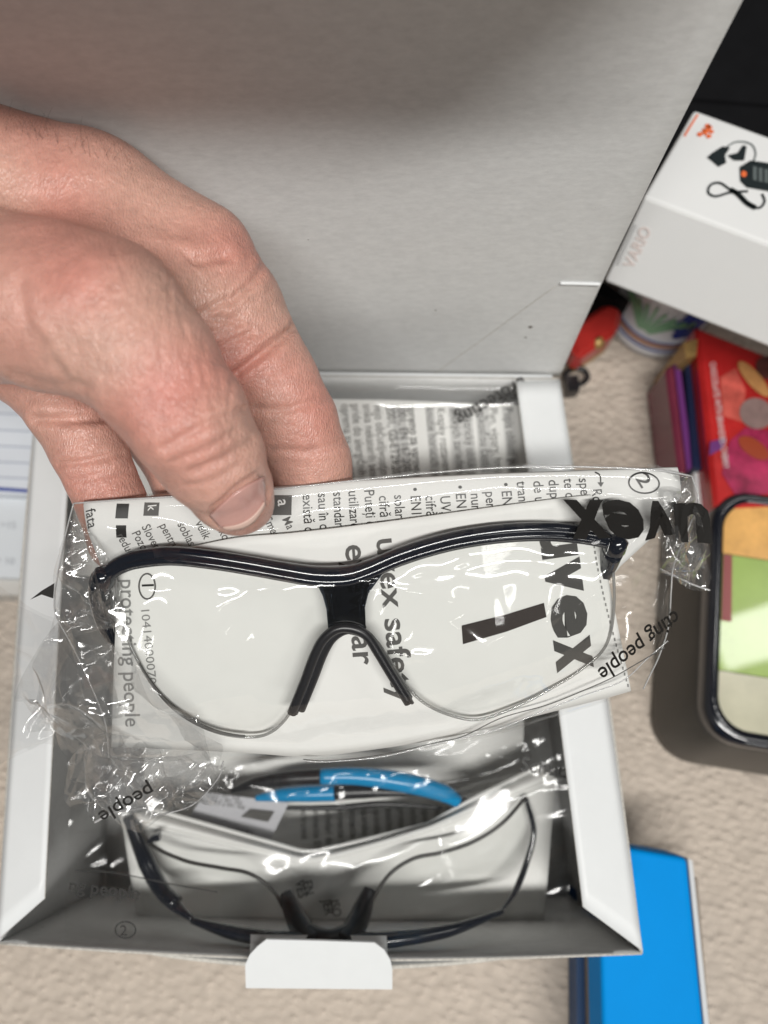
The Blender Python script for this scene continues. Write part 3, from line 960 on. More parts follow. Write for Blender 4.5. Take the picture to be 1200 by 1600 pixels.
for i in range(34):
    cx, cy = rg_.uniform(330, 430), rg_.uniform(400, 560)
    ln = rg_.uniform(15, 40); an = rg_.uniform(-.9, -.3)
    CREASES.append(([(cx - ln * math.cos(an), cy - ln * math.sin(an)), (cx + ln * math.cos(an), cy + ln * math.sin(an))], rg_.uniform(.06, .2), rg_.uniform(2.2, 3.4), 'index'))
disp = np.zeros(len(HV))
nearc = {k: near(k, .0035) for k in CH}
for pl, dp, wd, who in CREASES:
    a = np.array(pl); mg = 6 * wd
    w_ = np.where((hx > a[:, 0].min() - mg) & (hx < a[:, 0].max() + mg) & (hy > a[:, 1].min() - mg) & (hy < a[:, 1].max() + mg) & nearc[who] & (facing > 0))[0]
    d = segdist(hx[w_], hy[w_], pl)
    disp[w_] -= dp * .001 * (np.exp(-(d / wd) ** 2) - .35 * np.exp(-((d - 2.2 * wd) / (1.3 * wd)) ** 2)) * facing[w_]
# soft swellings: knuckles, thumb joint, tendons
for cx, cy, rr, a, who in ((330, 690, 34, .9, 'thumb'), (380, 395, 40, .8, 'index'), (205, 480, 60, 1.0, 'thumb'), (462, 610, 40, .4, 'index'), (340, 360, 40, .5, 'index')):
    disp += a * .001 * np.exp(-((hx - cx) ** 2 + (hy - cy) ** 2) / rr ** 2) * nearc[who] * facing
nzf = vnoise(HV[:, 0] * 140 + HV[:, 2] * 60, HV[:, 1] * 140, 8) - .5
disp += nzf * .0008
HV = HV + HN * disp[:, None]
# redness of joints and finger ends, paler pads
red = np.zeros(len(HV))
for cx, cy, rr, a in ((270, 600, 80, .7), (110, 420, 110, .45), (380, 400, 70, .4), (440, 590, 70, .5), (490, 690, 60, .45), (330, 700, 50, .35), (140, 720, 80, .45), (370, 560, 60, .5), (60, 240, 100, .3), (380, 800, 40, .3)):
    red += a * np.exp(-((hx - cx) ** 2 + (hy - cy) ** 2) / rr ** 2)
red += .5 * (vnoise(HV[:, 0] * 70, HV[:, 1] * 70 + HV[:, 2] * 40, 2) - .5)
red = np.clip(red, 0, 1)

m, N, L, B = newmat('skin')
at = N.new('ShaderNodeAttribute'); at.attribute_name = 'redness'
mx = N.new('ShaderNodeMix'); mx.data_type = 'RGBA'
mx.inputs[6].default_value = (.55, .322, .258, 1)
mx.inputs[7].default_value = (.53, .20, .163, 1)
L.new(at.outputs['Fac'], mx.inputs[0])
tc = N.new('ShaderNodeTexCoord')
nz = N.new('ShaderNodeTexNoise'); nz.inputs['Scale'].default_value = 420; nz.inputs['Detail'].default_value = 5
L.new(tc.outputs['Object'], nz.inputs[0])
r_ = N.new('ShaderNodeMapRange'); r_.inputs['From Min'].default_value = .3; r_.inputs['From Max'].default_value = .7; r_.inputs['To Min'].default_value = .90; r_.inputs['To Max'].default_value = 1.09
L.new(nz.outputs['Fac'], r_.inputs[0])
vs = N.new('ShaderNodeVectorMath'); vs.operation = 'SCALE'
L.new(mx.outputs[2], vs.inputs[0]); L.new(r_.outputs[0], vs.inputs['Scale'])
L.new(vs.outputs[0], B.inputs['Base Color'])
B.inputs['Roughness'].default_value = .36
B.inputs['Specular IOR Level'].default_value = .5
B.inputs['Subsurface Weight'].default_value = .22
B.inputs['Subsurface Radius'].default_value = (1.0, .42, .25)
B.inputs['Subsurface Scale'].default_value = .0030
# skin relief: fine criss-cross lines plus pores
mpa = N.new('ShaderNodeMapping'); mpa.inputs['Rotation'].default_value = (0, 0, .35); mpa.inputs['Scale'].default_value = (1, .28, .6)
L.new(tc.outputs['Object'], mpa.inputs[0])
w1 = N.new('ShaderNodeTexVoronoi'); w1.inputs['Scale'].default_value = 1500; w1.feature = 'DISTANCE_TO_EDGE'
L.new(mpa.outputs[0], w1.inputs['Vector'])
mpb = N.new('ShaderNodeMapping'); mpb.inputs['Rotation'].default_value = (0, 0, -.9); mpb.inputs['Scale'].default_value = (1, .35, .7)
L.new(tc.outputs['Object'], mpb.inputs[0])
w2 = N.new('ShaderNodeTexVoronoi'); w2.inputs['Scale'].default_value = 1900; w2.feature = 'DISTANCE_TO_EDGE'
L.new(mpb.outputs[0], w2.inputs['Vector'])
n3 = N.new('ShaderNodeTexNoise'); n3.inputs['Scale'].default_value = 900; n3.inputs['Detail'].default_value = 4
L.new(tc.outputs['Object'], n3.inputs[0])
a1 = N.new('ShaderNodeMath'); a1.operation = 'ADD'; L.new(w1.outputs['Distance'], a1.inputs[0]); L.new(w2.outputs['Distance'], a1.inputs[1])
a2 = N.new('ShaderNodeMath'); a2.operation = 'ADD'; L.new(a1.outputs[0], a2.inputs[0]); L.new(n3.outputs['Fac'], a2.inputs[1])
bp = N.new('ShaderNodeBump'); bp.inputs['Strength'].default_value = .42; bp.inputs['Distance'].default_value = .0006
L.new(a2.outputs[0], bp.inputs['Height']); L.new(bp.outputs[0], B.inputs['Normal'])
M_skin = m

hand = mesh('hand', HV, HF, M_skin, None, True)
ca = hand.data.attributes.new('redness', 'FLOAT', 'POINT')
ca.data.foreach_set('value', red.astype(np.float32))
tag(hand, 'bare hand reaching in from the left, thumb pinching the bagged glasses', 'hand')
# thumb nail
def march(px, py, d0=.13, d1=.24):
    r = raydir(px, py)
    t = np.full(np.shape(px), d0)
    for _ in range(60):
        t = t + np.maximum(sdf(CAMPOS + r * t[..., None]) * .9, 0)
        t = np.minimum(t, d1)
    return CAMPOS + r * t[..., None], t
ns, nt = 30, 20
s_ = np.linspace(0, 1, ns)[:, None]; t_ = np.linspace(0, 1, nt)[None]
A0 = np.array([328, 804]); A1 = np.array([411, 744]); B0 = np.array([345, 822]); B1 = np.array([413, 782])
arc0 = np.sin(np.pi * s_)
cx = (A0[0] + (A1[0] - A0[0]) * s_) * (1 - t_) + (B0[0] + (B1[0] - B0[0]) * s_) * t_ + arc0 * ((1 - t_) * -3 + t_ * 7)
cy = (A0[1] + (A1[1] - A0[1]) * s_) * (1 - t_) + (B0[1] + (B1[1] - B0[1]) * s_) * t_ + arc0 * ((1 - t_) * -6 + t_ * 13)
np_, tt = march(cx, cy)
ok = tt < .239
nn = grad(np_)
lift = .0002 + .0006 * np.sin(np.pi * s_) ** .5 * (.4 + .6 * t_)
M_nail = mat('fingernail', (.52, .29, .255), .18, .5, var=.08, vscale=200, bump=.05, bscale=500, stretch=(1, 1, 1))
if ok.all():
    sheet('fingernail', np_ + nn * lift[..., None], M_nail, hand, True, .0004)
    e = np_[:, -1] + nn[:, -1] * .0008
    fe = np_ + nn * (lift + .00035)[..., None]
    sheet('nail_rim', fe[2:-2, -4:], mat('nail_edge', (.57, .40, .34), .4, .4), hand, True, .0003)
else:
    print('NAIL MISS', (~ok).sum())
# fine hairs on the wrist
hv, hf = [], []
for i in range(30):
    bx_ = rg_.uniform(-60, 230); by_ = np.interp(bx_, [-60, 0, 100, 200, 290], [170, 178, 208, 238, 290]) + rg_.uniform(2, 30) - 2
    p0, t0 = march(np.array([bx_]), np.array([by_]), .12, .23)
    if t0[0] > .229: continue
    g0 = grad(p0)[0]; p0 = p0[0]
    dr = g0 * .5 + UP * rg_.uniform(.1, .9) + RIGHT * rg_.uniform(-.7, .5)
    dr /= np.linalg.norm(dr)
    ln = rg_.uniform(.003, .007)
    cu = RIGHT * rg_.uniform(-.4, .4)
    path = [p0 + dr * ln * t + cu * ln * t * t for t in np.linspace(0, 1, 6)]
    V, Fc = tube_vf(np.array(path), np.linspace(.000035, .000015, 6), 3)
    o_ = len(hv)
    hv += V; hf += [tuple(j + o_ for j in f) for f in Fc]
if hv:
    mesh('hair', hv, hf, mat('dark_hair', (.05, .04, .035), .5, .3), hand, True, kind='stuff')

# ================================================================== CONTENTS OF THE BOX
# rear pack: text leaflet lying flat under film
RP = Frame(onz(530, 625, .094), onz(810, 640, .094), onz(700, 760, .089))
lf2 = thing('instruction_leaflet', 'white leaflet with rows of small print lying below the raised lid', 'leaflet', RP(640, 800, -.002))
q = np.array([(120, 622), (400, 622), (600, 625), (836, 634), (860, 900), (600, 905), (110, 900)])
plate('page', RP(q[:, 0], q[:, 1], 0.0), -RP.n * .004, M_paper, lf2)
RPf = lambda x, y: RP(x, y, .0004)
RPb = lambda x, y: RP(x, y, .0002)
for x0, x1 in ((784, 802), (742, 762), (700, 736), (664, 678), (612, 632)):
    flat_poly(RPb, [(x0, 634), (x1, 634), (x1 + 16, 800), (x0 + 14, 800)], M_tint, lf2, 'grey_band')
rr_ = [(787, 'Popis oblast\u00ed pou\u017eitia', .004), (763, 'Plyn, v\u00fdpary, hmla, c', 0), (745, 've\u013ekos\u0165ou \u010dast\u00edc < 5', 0), (722, 'Elektrick\u00fd obl\u00fak pri sk', 0), (704, 'trick\u00fdch zariadeniach', 0), (682, 'Kvapky roztaven\u00e9ho k', 0),
       (665, 'knutie hor\u00facich pevn\u00fdch', 0), (636, 'opremo za varovanje o\u010di', .012), (620, '2001, EN 167:2001 EN 1', .012), (603, ':2001, GS-ET29:2011', .012), (584, 'vejo ob\u010dutljivostjo lahko v', 0), (567, 'snika nekaterih sestavin s', 0), (549, 'pride do alergi\u010dnih r', 0), (533, 'oprema za varovanje', 0)]
for x, s, b in rr_:
    dntext(s, x, 638 if x > 640 else 632, 20, M_greyink, lf2, RPf, b, (.10, 1), squeeze=.74)
bag2 = thing('plastic_bag', 'clear bag with silvery creases over the leaflet under the lid', 'bag', RP(640, 780, 0))
q = coons([(110, 600), (400, 598), (640, 598), (806, 608)], [(100, 900), (400, 910), (640, 905), (835, 900)], [(110, 600), (106, 750), (100, 900)], [(806, 608), (820, 750), (835, 900)], 130, 80)
off = .0022 + .004 * np.exp(-((q[..., 1] - 612) / 14) ** 2) + crumple(q[..., 0], q[..., 1], 61, 70, .0010, 6) * (1 - .75 * sstep(640, 670, q[..., 1]))
sheet('film', RP(q[..., 0], q[..., 1], off), M_film, bag2)
lettering('protecting', lambda x, y: RP(x, y, .0068), (812, 596), (-.86, .5), 30, M_ink, bag2, .012, 1, up=(.5, .86), length=120)
lettering('uvex', lambda x, y: RP(x, y, .0068), (826, 612), (-.95, .3), 24, M_ink, bag2, .02, 1, up=(.3, .95), length=52)

# front pack: V-folded card with an upside-down pair of glasses
def CP(px, py, d): return P(px, py, d)
lf3 = thing('instruction_leaflet', 'white leaflet bent into a V behind the upside-down glasses inside the box', 'leaflet', CP(480, 1450, .325))
def vcard(name, tops, bots, dt, db, mt, n=60, k=16, thick=.0006):
    T, Bo = spline(tops, n), spline(bots, n)
    v = np.linspace(0, 1, k)[None, :, None]
    q = T[:, None] * (1 - v) + Bo[:, None] * v
    d = dt + (db - dt) * v[..., 0] ** .9 + 0 * q[..., 0]
    return sheet(name, CP(q[..., 0], q[..., 1], d), mt, lf3, True, thick)
lin = lambda pts, n=9: [tuple(np.array([np.interp(t, np.linspace(0, 1, len(pts)), [p[i] for p in pts]) for i in (0, 1)])) for t in np.linspace(0, 1, n)]
VT = [(190, 1278), (330, 1312), (440, 1338), (474, 1344), (500, 1342), (600, 1316), (700, 1284), (868, 1216)]
VB = [(215, 1437), (330, 1437), (440, 1437), (474, 1437), (500, 1437), (600, 1437), (700, 1437), (850, 1437)]
vcard('front_page', VT, VB, .2885, .2965, M_paper)
VT2 = [(230, 1262), (330, 1290), (430, 1318), (478, 1330), (520, 1324), (660, 1290), (676, 1284), (740, 1248), (846, 1196)]
VB2 = [(215, 1437), (330, 1437), (440, 1437), (474, 1437), (500, 1437), (600, 1437), (690, 1437), (720, 1437), (840, 1437)]
vcard('back_page', VT2, VB2, .2925, .301, M_paper2)
ta, tb_ = spline(VT2, 70), spline(VT, 70)
v = np.linspace(0, 1, 10)[None, :]
q = ta[:, None] * (1 - v[..., None]) + tb_[:, None] * v[..., None]
q[..., 1] += 5 * (1 - v)
sheet('rolled_fold', CP(q[..., 0], q[..., 1], .2912 - .0036 * v - .0016 * np.sin(np.pi * v)), M_paper, lf3)
# thick rolled top edge between both pages
for pts, dd, r, mt in ((VT, .288, .0011, M_paper), (VT2, .292, .0009, M_paper2)):
    p = spline(pts, 60); tube('page_fold', CP(p[:, 0], p[:, 1], dd), r, mt, lf3, 8)
VP = Frame(CP(250, 1344, .2880), CP(760, 1344, .2880), CP(500, 1437, .2955))
for s, x, y in (('VES', 462, 1372), ('EN', 474, 1372), ('JER', 504, 1402), ('ISO', 516, 1402)):
    dntext(s, x, y, 20, M_ink, lf3, lambda a, b: VP(a, b, .0016), .012, (.2, 1))

gl2 = thing('safety_glasses', 'thin-rimmed safety glasses lying upside down at the front of the box', 'safety glasses', CP(500, 1490, .32))
def g2(pts, r, name, mt, n=50, seg=8):
    p = spline(pts, n)
    rr = np.interp(np.linspace(0, 1, n), np.linspace(0, 1, len(np.atleast_1d(r))), np.atleast_1d(r))
    return tube(name, CP(p[:, 0], p[:, 1], p[:, 2]), rr, mt, gl2, seg)
M_rim2 = mat('dark_rim', (.04, .038, .036), .3, .5)
lensL = [(214, 1290, .284), (240, 1322, .281), (290, 1345, .279), (345, 1356, .277), (390, 1365, .275), (425, 1390, .273), (450, 1430, .268), (482, 1474, .257)]
lensR = [(545, 1474, .257), (572, 1425, .268), (605, 1370, .274), (645, 1342, .276), (690, 1332, .277), (740, 1315, .279), (785, 1286, .281), (822, 1245, .284)]
g2(lensL, .0007, 'lens_rim', M_rim2); g2(lensR, .0007, 'lens_rim', M_rim2)
for Lp in (lensL, lensR):
    p = spline(Lp, 40)
    low = p.copy(); low[:, 1] = np.maximum(np.minimum(p[:, 1] + 90, 1436), p[:, 1] + 2); low[:, 2] = np.interp(low[:, 1], [1380, 1436, 1476], [.288, .280, .256])
    v = np.linspace(0, 1, 14)[None, :, None]
    q = p[:, None] * (1 - v) + low[:, None] * v
    sheet('lens', CP(q[..., 0], q[..., 1], q[..., 2]), M_lens, gl2)
g2([(446, 1394, .273), (456, 1420, .270), (470, 1448, .264), (494, 1476, .2545)], [.0022, .0034, .0040, .0036], 'nose_pad', M_rubber, 30, 12)
g2([(578, 1388, .273), (568, 1416, .270), (556, 1446, .264), (534, 1476, .2545)], [.0022, .0034, .0040, .0036], 'nose_pad', M_rubber, 30, 12)
g2([(480, 1462, .260), (513, 1474, .256), (548, 1462, .260)], [.0042, .0045, .0042], 'nose_bridge', M_rubber, 20, 12)
g2([(200, 1275, .286), (222, 1330, .284), (246, 1380, .281), (272, 1412, .276), (300, 1436, .270)], [.0022, .0034, .0030, .0010], 'temple', M_frame)
g2([(822, 1248, .285), (834, 1300, .284), (822, 1350, .282), (806, 1390, .278), (786, 1420, .273)], [.0008, .0011, .0012, .0005], 'temple', M_frame)
g2([(300, 1438, .2690), (360, 1456, .2635), (430, 1468, .2590), (512, 1473, .2565), (600, 1469, .2585), (700, 1454, .2635), (786, 1424, .2720)], [.0012, .0024, .0028, .0032, .0028, .0022, .0008], 'brow_bar', M_frame, 60, 12)
g2([(262, 1400, .276), (275, 1412, .274)], [.003, .003], 'hinge', M_frame, 8)
p = np.array([(235, 1308, .281), (248, 1302, .280), (249, 1314, .280), (228, 1318, .281)])
plate('hinge', CP(p[:, 0], p[:, 1], p[:, 2]), VIEW * .003, M_frame, gl2)

bag3 = thing('plastic_bag', 'clear bag over the upside-down glasses at the front of the box', 'bag', CP(500, 1500, .33))
q = coons([(112, 1235), (250, 1262), (470, 1318), (680, 1278), (885, 1172)], [(100, 1472), (300, 1482), (500, 1490), (700, 1484), (890, 1468)], [(112, 1235), (104, 1350), (100, 1472)], [(885, 1172), (890, 1320), (890, 1468)], 200, 110)
v = np.linspace(0, 1, 110)[None]
d = np.interp(v, [0, .25, .5, .75, 1], [.2775, .2735, .2690, .2620, .2490]) + crumple(q[..., 0], q[..., 1], 71, 110, .0016, 7) + crumple(q[..., 0], q[..., 1], 73, 30, .0006, 5) * (sstep(260, 150, q[..., 0]) + sstep(760, 860, q[..., 0]))
for pl, a in (([(690, 1290), (685, 1340), (690, 1395)], .0014), ([(470, 1330), (560, 1316), (690, 1290)], .0018), ([(640, 1390), (690, 1360)], .001)):
    d = d - a * np.exp(-segdist(q[..., 0], q[..., 1], pl) / 16)
FQ, FD = q, d
sheet('film', CP(q[..., 0], q[..., 1], d), M_film3, bag3)
def b3f(x, y):
    x = np.asarray(x, float); y = np.asarray(y, float)
    near_ = np.hypot(FQ[..., 0] - x.mean(), FQ[..., 1] - y.mean()) < 72
    return CP(x, y, FD[near_].min() - .0006)
lettering('Schutz', b3f, (812, 1204), (1, .16), 32, M_ink, bag3, .01, 1, up=(.16, -1), length=82)
lettering('ng people', b3f, (106, 1392), (1, .12), 29, M_ink, bag3, .014, 1, up=(.12, -1), length=112)
flat_ring(b3f, 196, 1453, 17, 14, 2.4, M_ink, bag3)
lettering('2', b3f, (187, 1462), (1, 0), 24, M_ink, bag3, .01, 1, up=(0, -1))
ribbon(b3f, [(118, 1360), (180, 1364), (260, 1380), (340, 1394)], 1.8, M_ink, bag3)

# middle pack: blue and black temples
gl3 = thing('safety_glasses', 'folded glasses with bright blue and black temples inside the box', 'safety glasses', CP(560, 1260, .30))
def g3(pts, r, name, mt, n=30, fl=1.5):
    p = spline(pts, n)
    rr = np.interp(np.linspace(0, 1, n), np.linspace(0, 1, len(np.atleast_1d(r))), np.atleast_1d(r))
    return tube(name, CP(p[:, 0], p[:, 1], p[:, 2]), rr, mt, gl3, 12, 1, VIEW)
g3([(362, 1236, .293), (400, 1224, .290), (450, 1216, .288), (502, 1213, .287)], [.0010, .0024, .0028, .0029], 'temple_tip', M_rubber)
g3([(501, 1213, .287), (560, 1213, .287), (630, 1222, .288), (690, 1238, .290), (715, 1252, .292)], [.0030, .0033, .0038, .0034, .0024], 'temple', M_blueplastic)
g3([(400, 1247, .296), (440, 1242, .2945), (480, 1240, .2935), (524, 1239, .293)], [.0012, .0026, .0031, .0031], 'temple', M_blueplastic)
g3([(523, 1238, .2925), (570, 1236, .292), (610, 1237, .292), (660, 1240, .2925)], [.0029, .0028, .0020, .0008], 'temple_tip', M_rubber)
g3([(680, 1236, .291), (710, 1246, .293), (730, 1258, .296)], [.0018, .0024, .0022], 'hinge', M_rubber)
g3([(430, 1262, .299), (520, 1262, .298), (600, 1256, .297), (690, 1262, .298)], [.0008, .0012, .0012, .0007], 'lower_frame', M_rubber)
bag4 = thing('plastic_bag', 'clear bag with white barcode label over the blue and black temples', 'bag', CP(560, 1300, .31))
q = coons([(105, 1150), (300, 1150), (560, 1150), (880, 1100)], [(110, 1300), (300, 1310), (480, 1345), (880, 1230)], [(105, 1150), (106, 1220), (110, 1300)], [(880, 1100), (884, 1170), (880, 1230)], 190, 90)
u = np.linspace(0, 1, 190)[:, None]; v = np.linspace(0, 1, 90)[None]
d = .2845 - .0045 * np.sin(np.pi * v) + .018 * sstep(.55, 1, v) + .004 * (1 - v) + crumple(q[..., 0], q[..., 1], 81, 60, .0018, 8) + crumple(q[..., 0], q[..., 1], 83, 24, .0006, 6)
sheet('film', CP(q[..., 0], q[..., 1], d), M_film3, bag4)
LB = Frame(CP(300, 1270, .300), CP(440, 1290, .300), CP(340, 1230, .296))
q = np.array([(296, 1275), (322, 1236), (452, 1252), (424, 1308)])
plate('barcode_label', LB(q[:, 0], q[:, 1], .001), -LB.n * .0004, mat('label_paper', (.50, .50, .53), .5, .3), bag4)
LBf = lambda x, y: LB(x, y, .0016)
flat_poly(LBf, [(378, 1272), (392, 1260), (430, 1264), (420, 1280)], M_greyink, bag4, 'barcode')
lettering('1000131160', LBf, (398, 1296), (-1, -.2), 17, M_greyink, bag4, .01, 1, up=(-.2, 1), length=74)
for yy in range(3):
    lettering('EN 166 F CE 0196', LBf, (384 - 4 * yy, 1256 - 7 * yy), (-1, -.17), 8, M_palegrey, bag4, .0, 1, up=(-.17, 1), length=70)
# lower dark leaflet with print under the temples
lf4 = thing('instruction_leaflet', 'shaded leaflet deep in the box beneath the blue and black temples', 'leaflet', CP(560, 1300, .325))
LD = Frame(CP(200, 1150, .318), CP(860, 1150, .318), CP(500, 1340, .325))
q = np.array([(225, 1040), (820, 1030), (815, 1345), (225, 1345)])
plate('page', LD(q[:, 0], q[:, 1]), -LD.n * .003, M_paper2, lf4)
for i in range(16):
    dntext(random.Random(i).choice(['ochelari de', 'protectie EN', 'zascitna o', 'ochrann\u00e9', 'uporaba EN', 'standard EN']), 470 + 19 * i, 1262, 16, M_greyink, lf4, lambda x, y: LD(x, y, .0004), .006, (.03, 1), squeeze=.8)

# ================================================================== THINGS ON THE TABLE (right)
def extr(name, poly_top, z0, mt, par, shrink=0):
    b = poly_top.copy(); b[:, 2] = z0
    n = len(b)
    v = np.vstack([poly_top, b])
    f = [tuple(range(n)), tuple(range(2 * n - 1, n - 1, -1))] + [(i, n + i, n + (i + 1) % n, (i + 1) % n) for i in range(n)]
    return mesh(name, v, f, mt, par)
# black case far behind
M_blackcase = mat('black_fabric', (.006, .006, .007), .8, .15, var=.2, vscale=80, bump=.2, bscale=600)
bc = thing('black_case', 'black case standing behind the white gadget box', 'case', (.30, .42, 0))
q = onz(np.array([900, 1560, 1560, 960]), np.array([300, 330, -500, -500]), .05)
o = extr('body', q, 0, M_blackcase, bc)
o.modifiers.new('b', 'BEVEL').width = .004
q2 = onz(np.array([1040, 1540, 1540, 1080]), np.array([150, 190, -460, -460]), .0525)
plate('cover', q2, -ez * .004, M_blackcase, bc)

# white gadget box leaning on the jar and the red box
ZB = .135
TL, TR = onz(1085, 171, ZB), onz(1300, 249, ZB)
ux = (TR - TL) / np.linalg.norm(TR - TL)
C0 = onz(1006, 307, ZB)
LEFTV = C0 - TL
wb_d = np.linalg.norm(LEFTV)
uy = LEFTV / wb_d
wlen = .150
BOT = min((onz(944, 440, z) for z in np.linspace(.03, .12, 91)), key=lambda p: abs(p[1] - (C0[1] - .012)))
print('gadget', C0, BOT)
dn = BOT - C0
gb = thing('gadget_box', 'white box with a picture of a black handset lying beyond the raised lid', 'box', BOT)
M_gb = mat('glossy_white_card', (.78, .78, .775), .3, .4, var=.01)
ct = [TL, TL + ux * wlen, C0 + ux * wlen, C0]
cb = [p + dn for p in ct]
v = np.array(ct + cb)
o = mesh('carton', v, [(0, 3, 2, 1), (3, 7, 6, 2), (7, 4, 5, 6), (0, 4, 7, 3), (1, 2, 6, 5), (0, 1, 5, 4)], M_gb, gb)
bv = o.modifiers.new('b', 'BEVEL'); bv.width = .0012; bv.segments = 2
gtop = Frame(ct[0], ct[1], ct[2])
gfr = Frame(C0, C0 + ux * wlen, BOT)
GT = lambda x, y: gtop(x, y, .0005)
GF = lambda x, y: gfr(x, y, .0005)
M_orange = mat('orange_ink', (.80, .16, .05), .5, .3)
M_paleorange = mat('pale_orange_ink', (.76, .66, .63), .5, .3)
M_radio = mat('printed_black', (.018, .024, .026), .4, .4)
M_radio2 = mat('printed_grey', (.12, .14, .14), .4, .4)
for x, y, r in ((1093, 211, 4.5), (1105, 198, 4.5), (1111, 207, 3.8), (1107, 214, 4.2), (1099, 204, 3)):
    flat_poly(GT, ring_pts(x, y, r, r * .75, 14), M_orange, gb, 'logo')
flat_poly(GT, [(1096, 208), (1108, 196), (1113, 200), (1102, 213)], M_orange, gb, 'logo')
ribbon(GT, [(1069, 214), (1079, 197), (1090, 180)], 3.0, M_orange, gb, 'printed_line', 10)
lettering('VARIO', GF, (990, 420), (.42, -.9), 26, M_paleorange, gb, .02, 1, up=(-.9, -.42), length=68)
ribbon(GF, [(966, 413), (980, 381), (995, 350)], 4.0, mat('pale_grey_print', (.58, .58, .58), .5), gb, 'printed_line', 10)
flat_poly(GT, [(1155, 262), (1172, 252), (1215, 258), (1260, 272), (1260, 315), (1200, 300), (1166, 294), (1156, 284)], M_radio, gb, 'printed_handset')
flat_poly(lambda x, y: gtop(x, y, .0008), ring_pts(1161, 274, 4.5, 5, 12), M_orange, gb, 'printed_button')
for i in range(6):
    flat_poly(lambda x, y: gtop(x, y, .0008), [(1175 + 9 * i, 262 + 2 * i), (1181 + 9 * i, 263 + 2 * i), (1181 + 9 * i, 285 + 2 * i), (1175 + 9 * i, 283 + 2 * i)], M_radio2, gb, 'printed_key')
flat_poly(GT, [(1104, 247), (1112, 240), (1128, 230), (1140, 232), (1132, 244), (1134, 256), (1122, 262), (1113, 254)], M_radio, gb, 'printed_charger')
flat_poly(GT, [(1136, 244), (1152, 240), (1160, 228), (1166, 230), (1162, 252), (1146, 252)], M_radio, gb, 'printed_charger')
ribbon(GT, [(1130, 234), (1150, 223), (1172, 226), (1180, 240), (1176, 256)], 2.2, M_radio2, gb)
ribbon(GT, [(1168, 300), (1140, 302), (1118, 308), (1106, 302), (1110, 290), (1124, 287), (1138, 296), (1156, 310), (1172, 322), (1186, 326), (1194, 316), (1190, 304)], 3.6, M_radio, gb)
ribbon(GT, [(1140, 297), (1152, 304), (1166, 318), (1180, 326)], 8, M_radio, gb, 'printed_clip')

# porcelain jar
J0 = onz(1021, 525, .0)
jar = thing('porcelain_jar', 'white porcelain jar painted with blue and green flowers under the gadget box', 'jar', J0)
JR, JH = .0255, .066
J0 = J0 + np.array([0.002, .012, 0])
def lathe(prof, c, n=40):
    V, Fc = [], []
    for r, z in prof:
        for k in range(n):
            t = 2 * math.pi * k / n
            V.append(c + [r * math.cos(t), r * math.sin(t), z])
    for i in range(len(prof) - 1):
        for k in range(n):
            Fc.append((i * n + k, i * n + (k + 1) % n, (i + 1) * n + (k + 1) % n, (i + 1) * n + k))
    Fc.append(tuple(range(n - 1, -1, -1))); Fc.append(tuple((len(prof) - 1) * n + k for k in range(n)))
    return V, Fc
M_porc = mat('white_porcelain', (.70, .72, .76), .15, .5)
M_cob = mat('cobalt_glaze', (.03, .06, .30), .2, .5, var=.3, vscale=200)
M_och = mat('ochre_glaze', (.50, .27, .17), .25, .5)
M_grn = mat('green_glaze', (.20, .42, .25), .25, .5)
V, Fc = lathe([(JR * .98, 0), (JR * 1.06, .002), (JR * 1.06, .008), (JR, .012), (JR * .98, .03), (JR, .05), (JR * 1.02, .056), (JR * 1.02, .062), (JR * .9, JH)], J0)
mesh('body', V, Fc, M_porc, jar, True)
for z0, z1, mt, rr in ((.0085, .0105, M_cob, 1.065), (.0108, .0148, M_och, 1.035), (.0150, .0165, M_cob, 1.03), (.050, .0515, M_cob, 1.03), (.0518, .0560, M_och, 1.04), (.0563, .0575, M_cob, 1.05)):
    V, Fc = lathe([(JR * rr, z0), (JR * rr, z1)], J0, 40); mesh('painted_band', V, Fc[:-2], mt, jar, True)
def jarf(a, z):
    a = np.asarray(a, float); z = np.asarray(z, float)
    r = JR * 1.022
    return np.stack([J0[0] + r * np.cos(a), J0[1] + r * np.sin(a), J0[2] + z], -1)
for i in range(9):
    t = -2.2 + .07 * i; dx = (i - 4) * .10; 
    pts = np.array([(-2.2 + .3 * dx, .022), (-2.2 + 1.2 * dx, .032), (-2.2 + 2.2 * dx, .043 - .010 * abs(dx) * 2)])
    ribbon(lambda a, b: jarf(a, b / 20), [(p_[0], p_[1] * 20) for p_ in pts], .07, M_grn, jar, 'painted_leaf', 12)
for i in range(12):
    t = i / 12 * 2 * math.pi
    c = (-1.38 + .22 * math.cos(t), .034 + .009 * math.sin(t))
    flat_poly(lambda a, b: jarf(a, b), [(c[0] + .17 * math.cos(k) * 1.0, c[1] + .0055 * math.sin(k)) for k in np.linspace(0, 2 * math.pi, 10, endpoint=False)], M_cob, jar, 'painted_petal') if i % 2 == 0 else None
V, Fc = lathe([(JR * .95, JH), (JR * .98, JH + .001), (JR * .9, JH + .003)], J0); mesh('jar_lid', V, Fc, M_porc, jar, True)

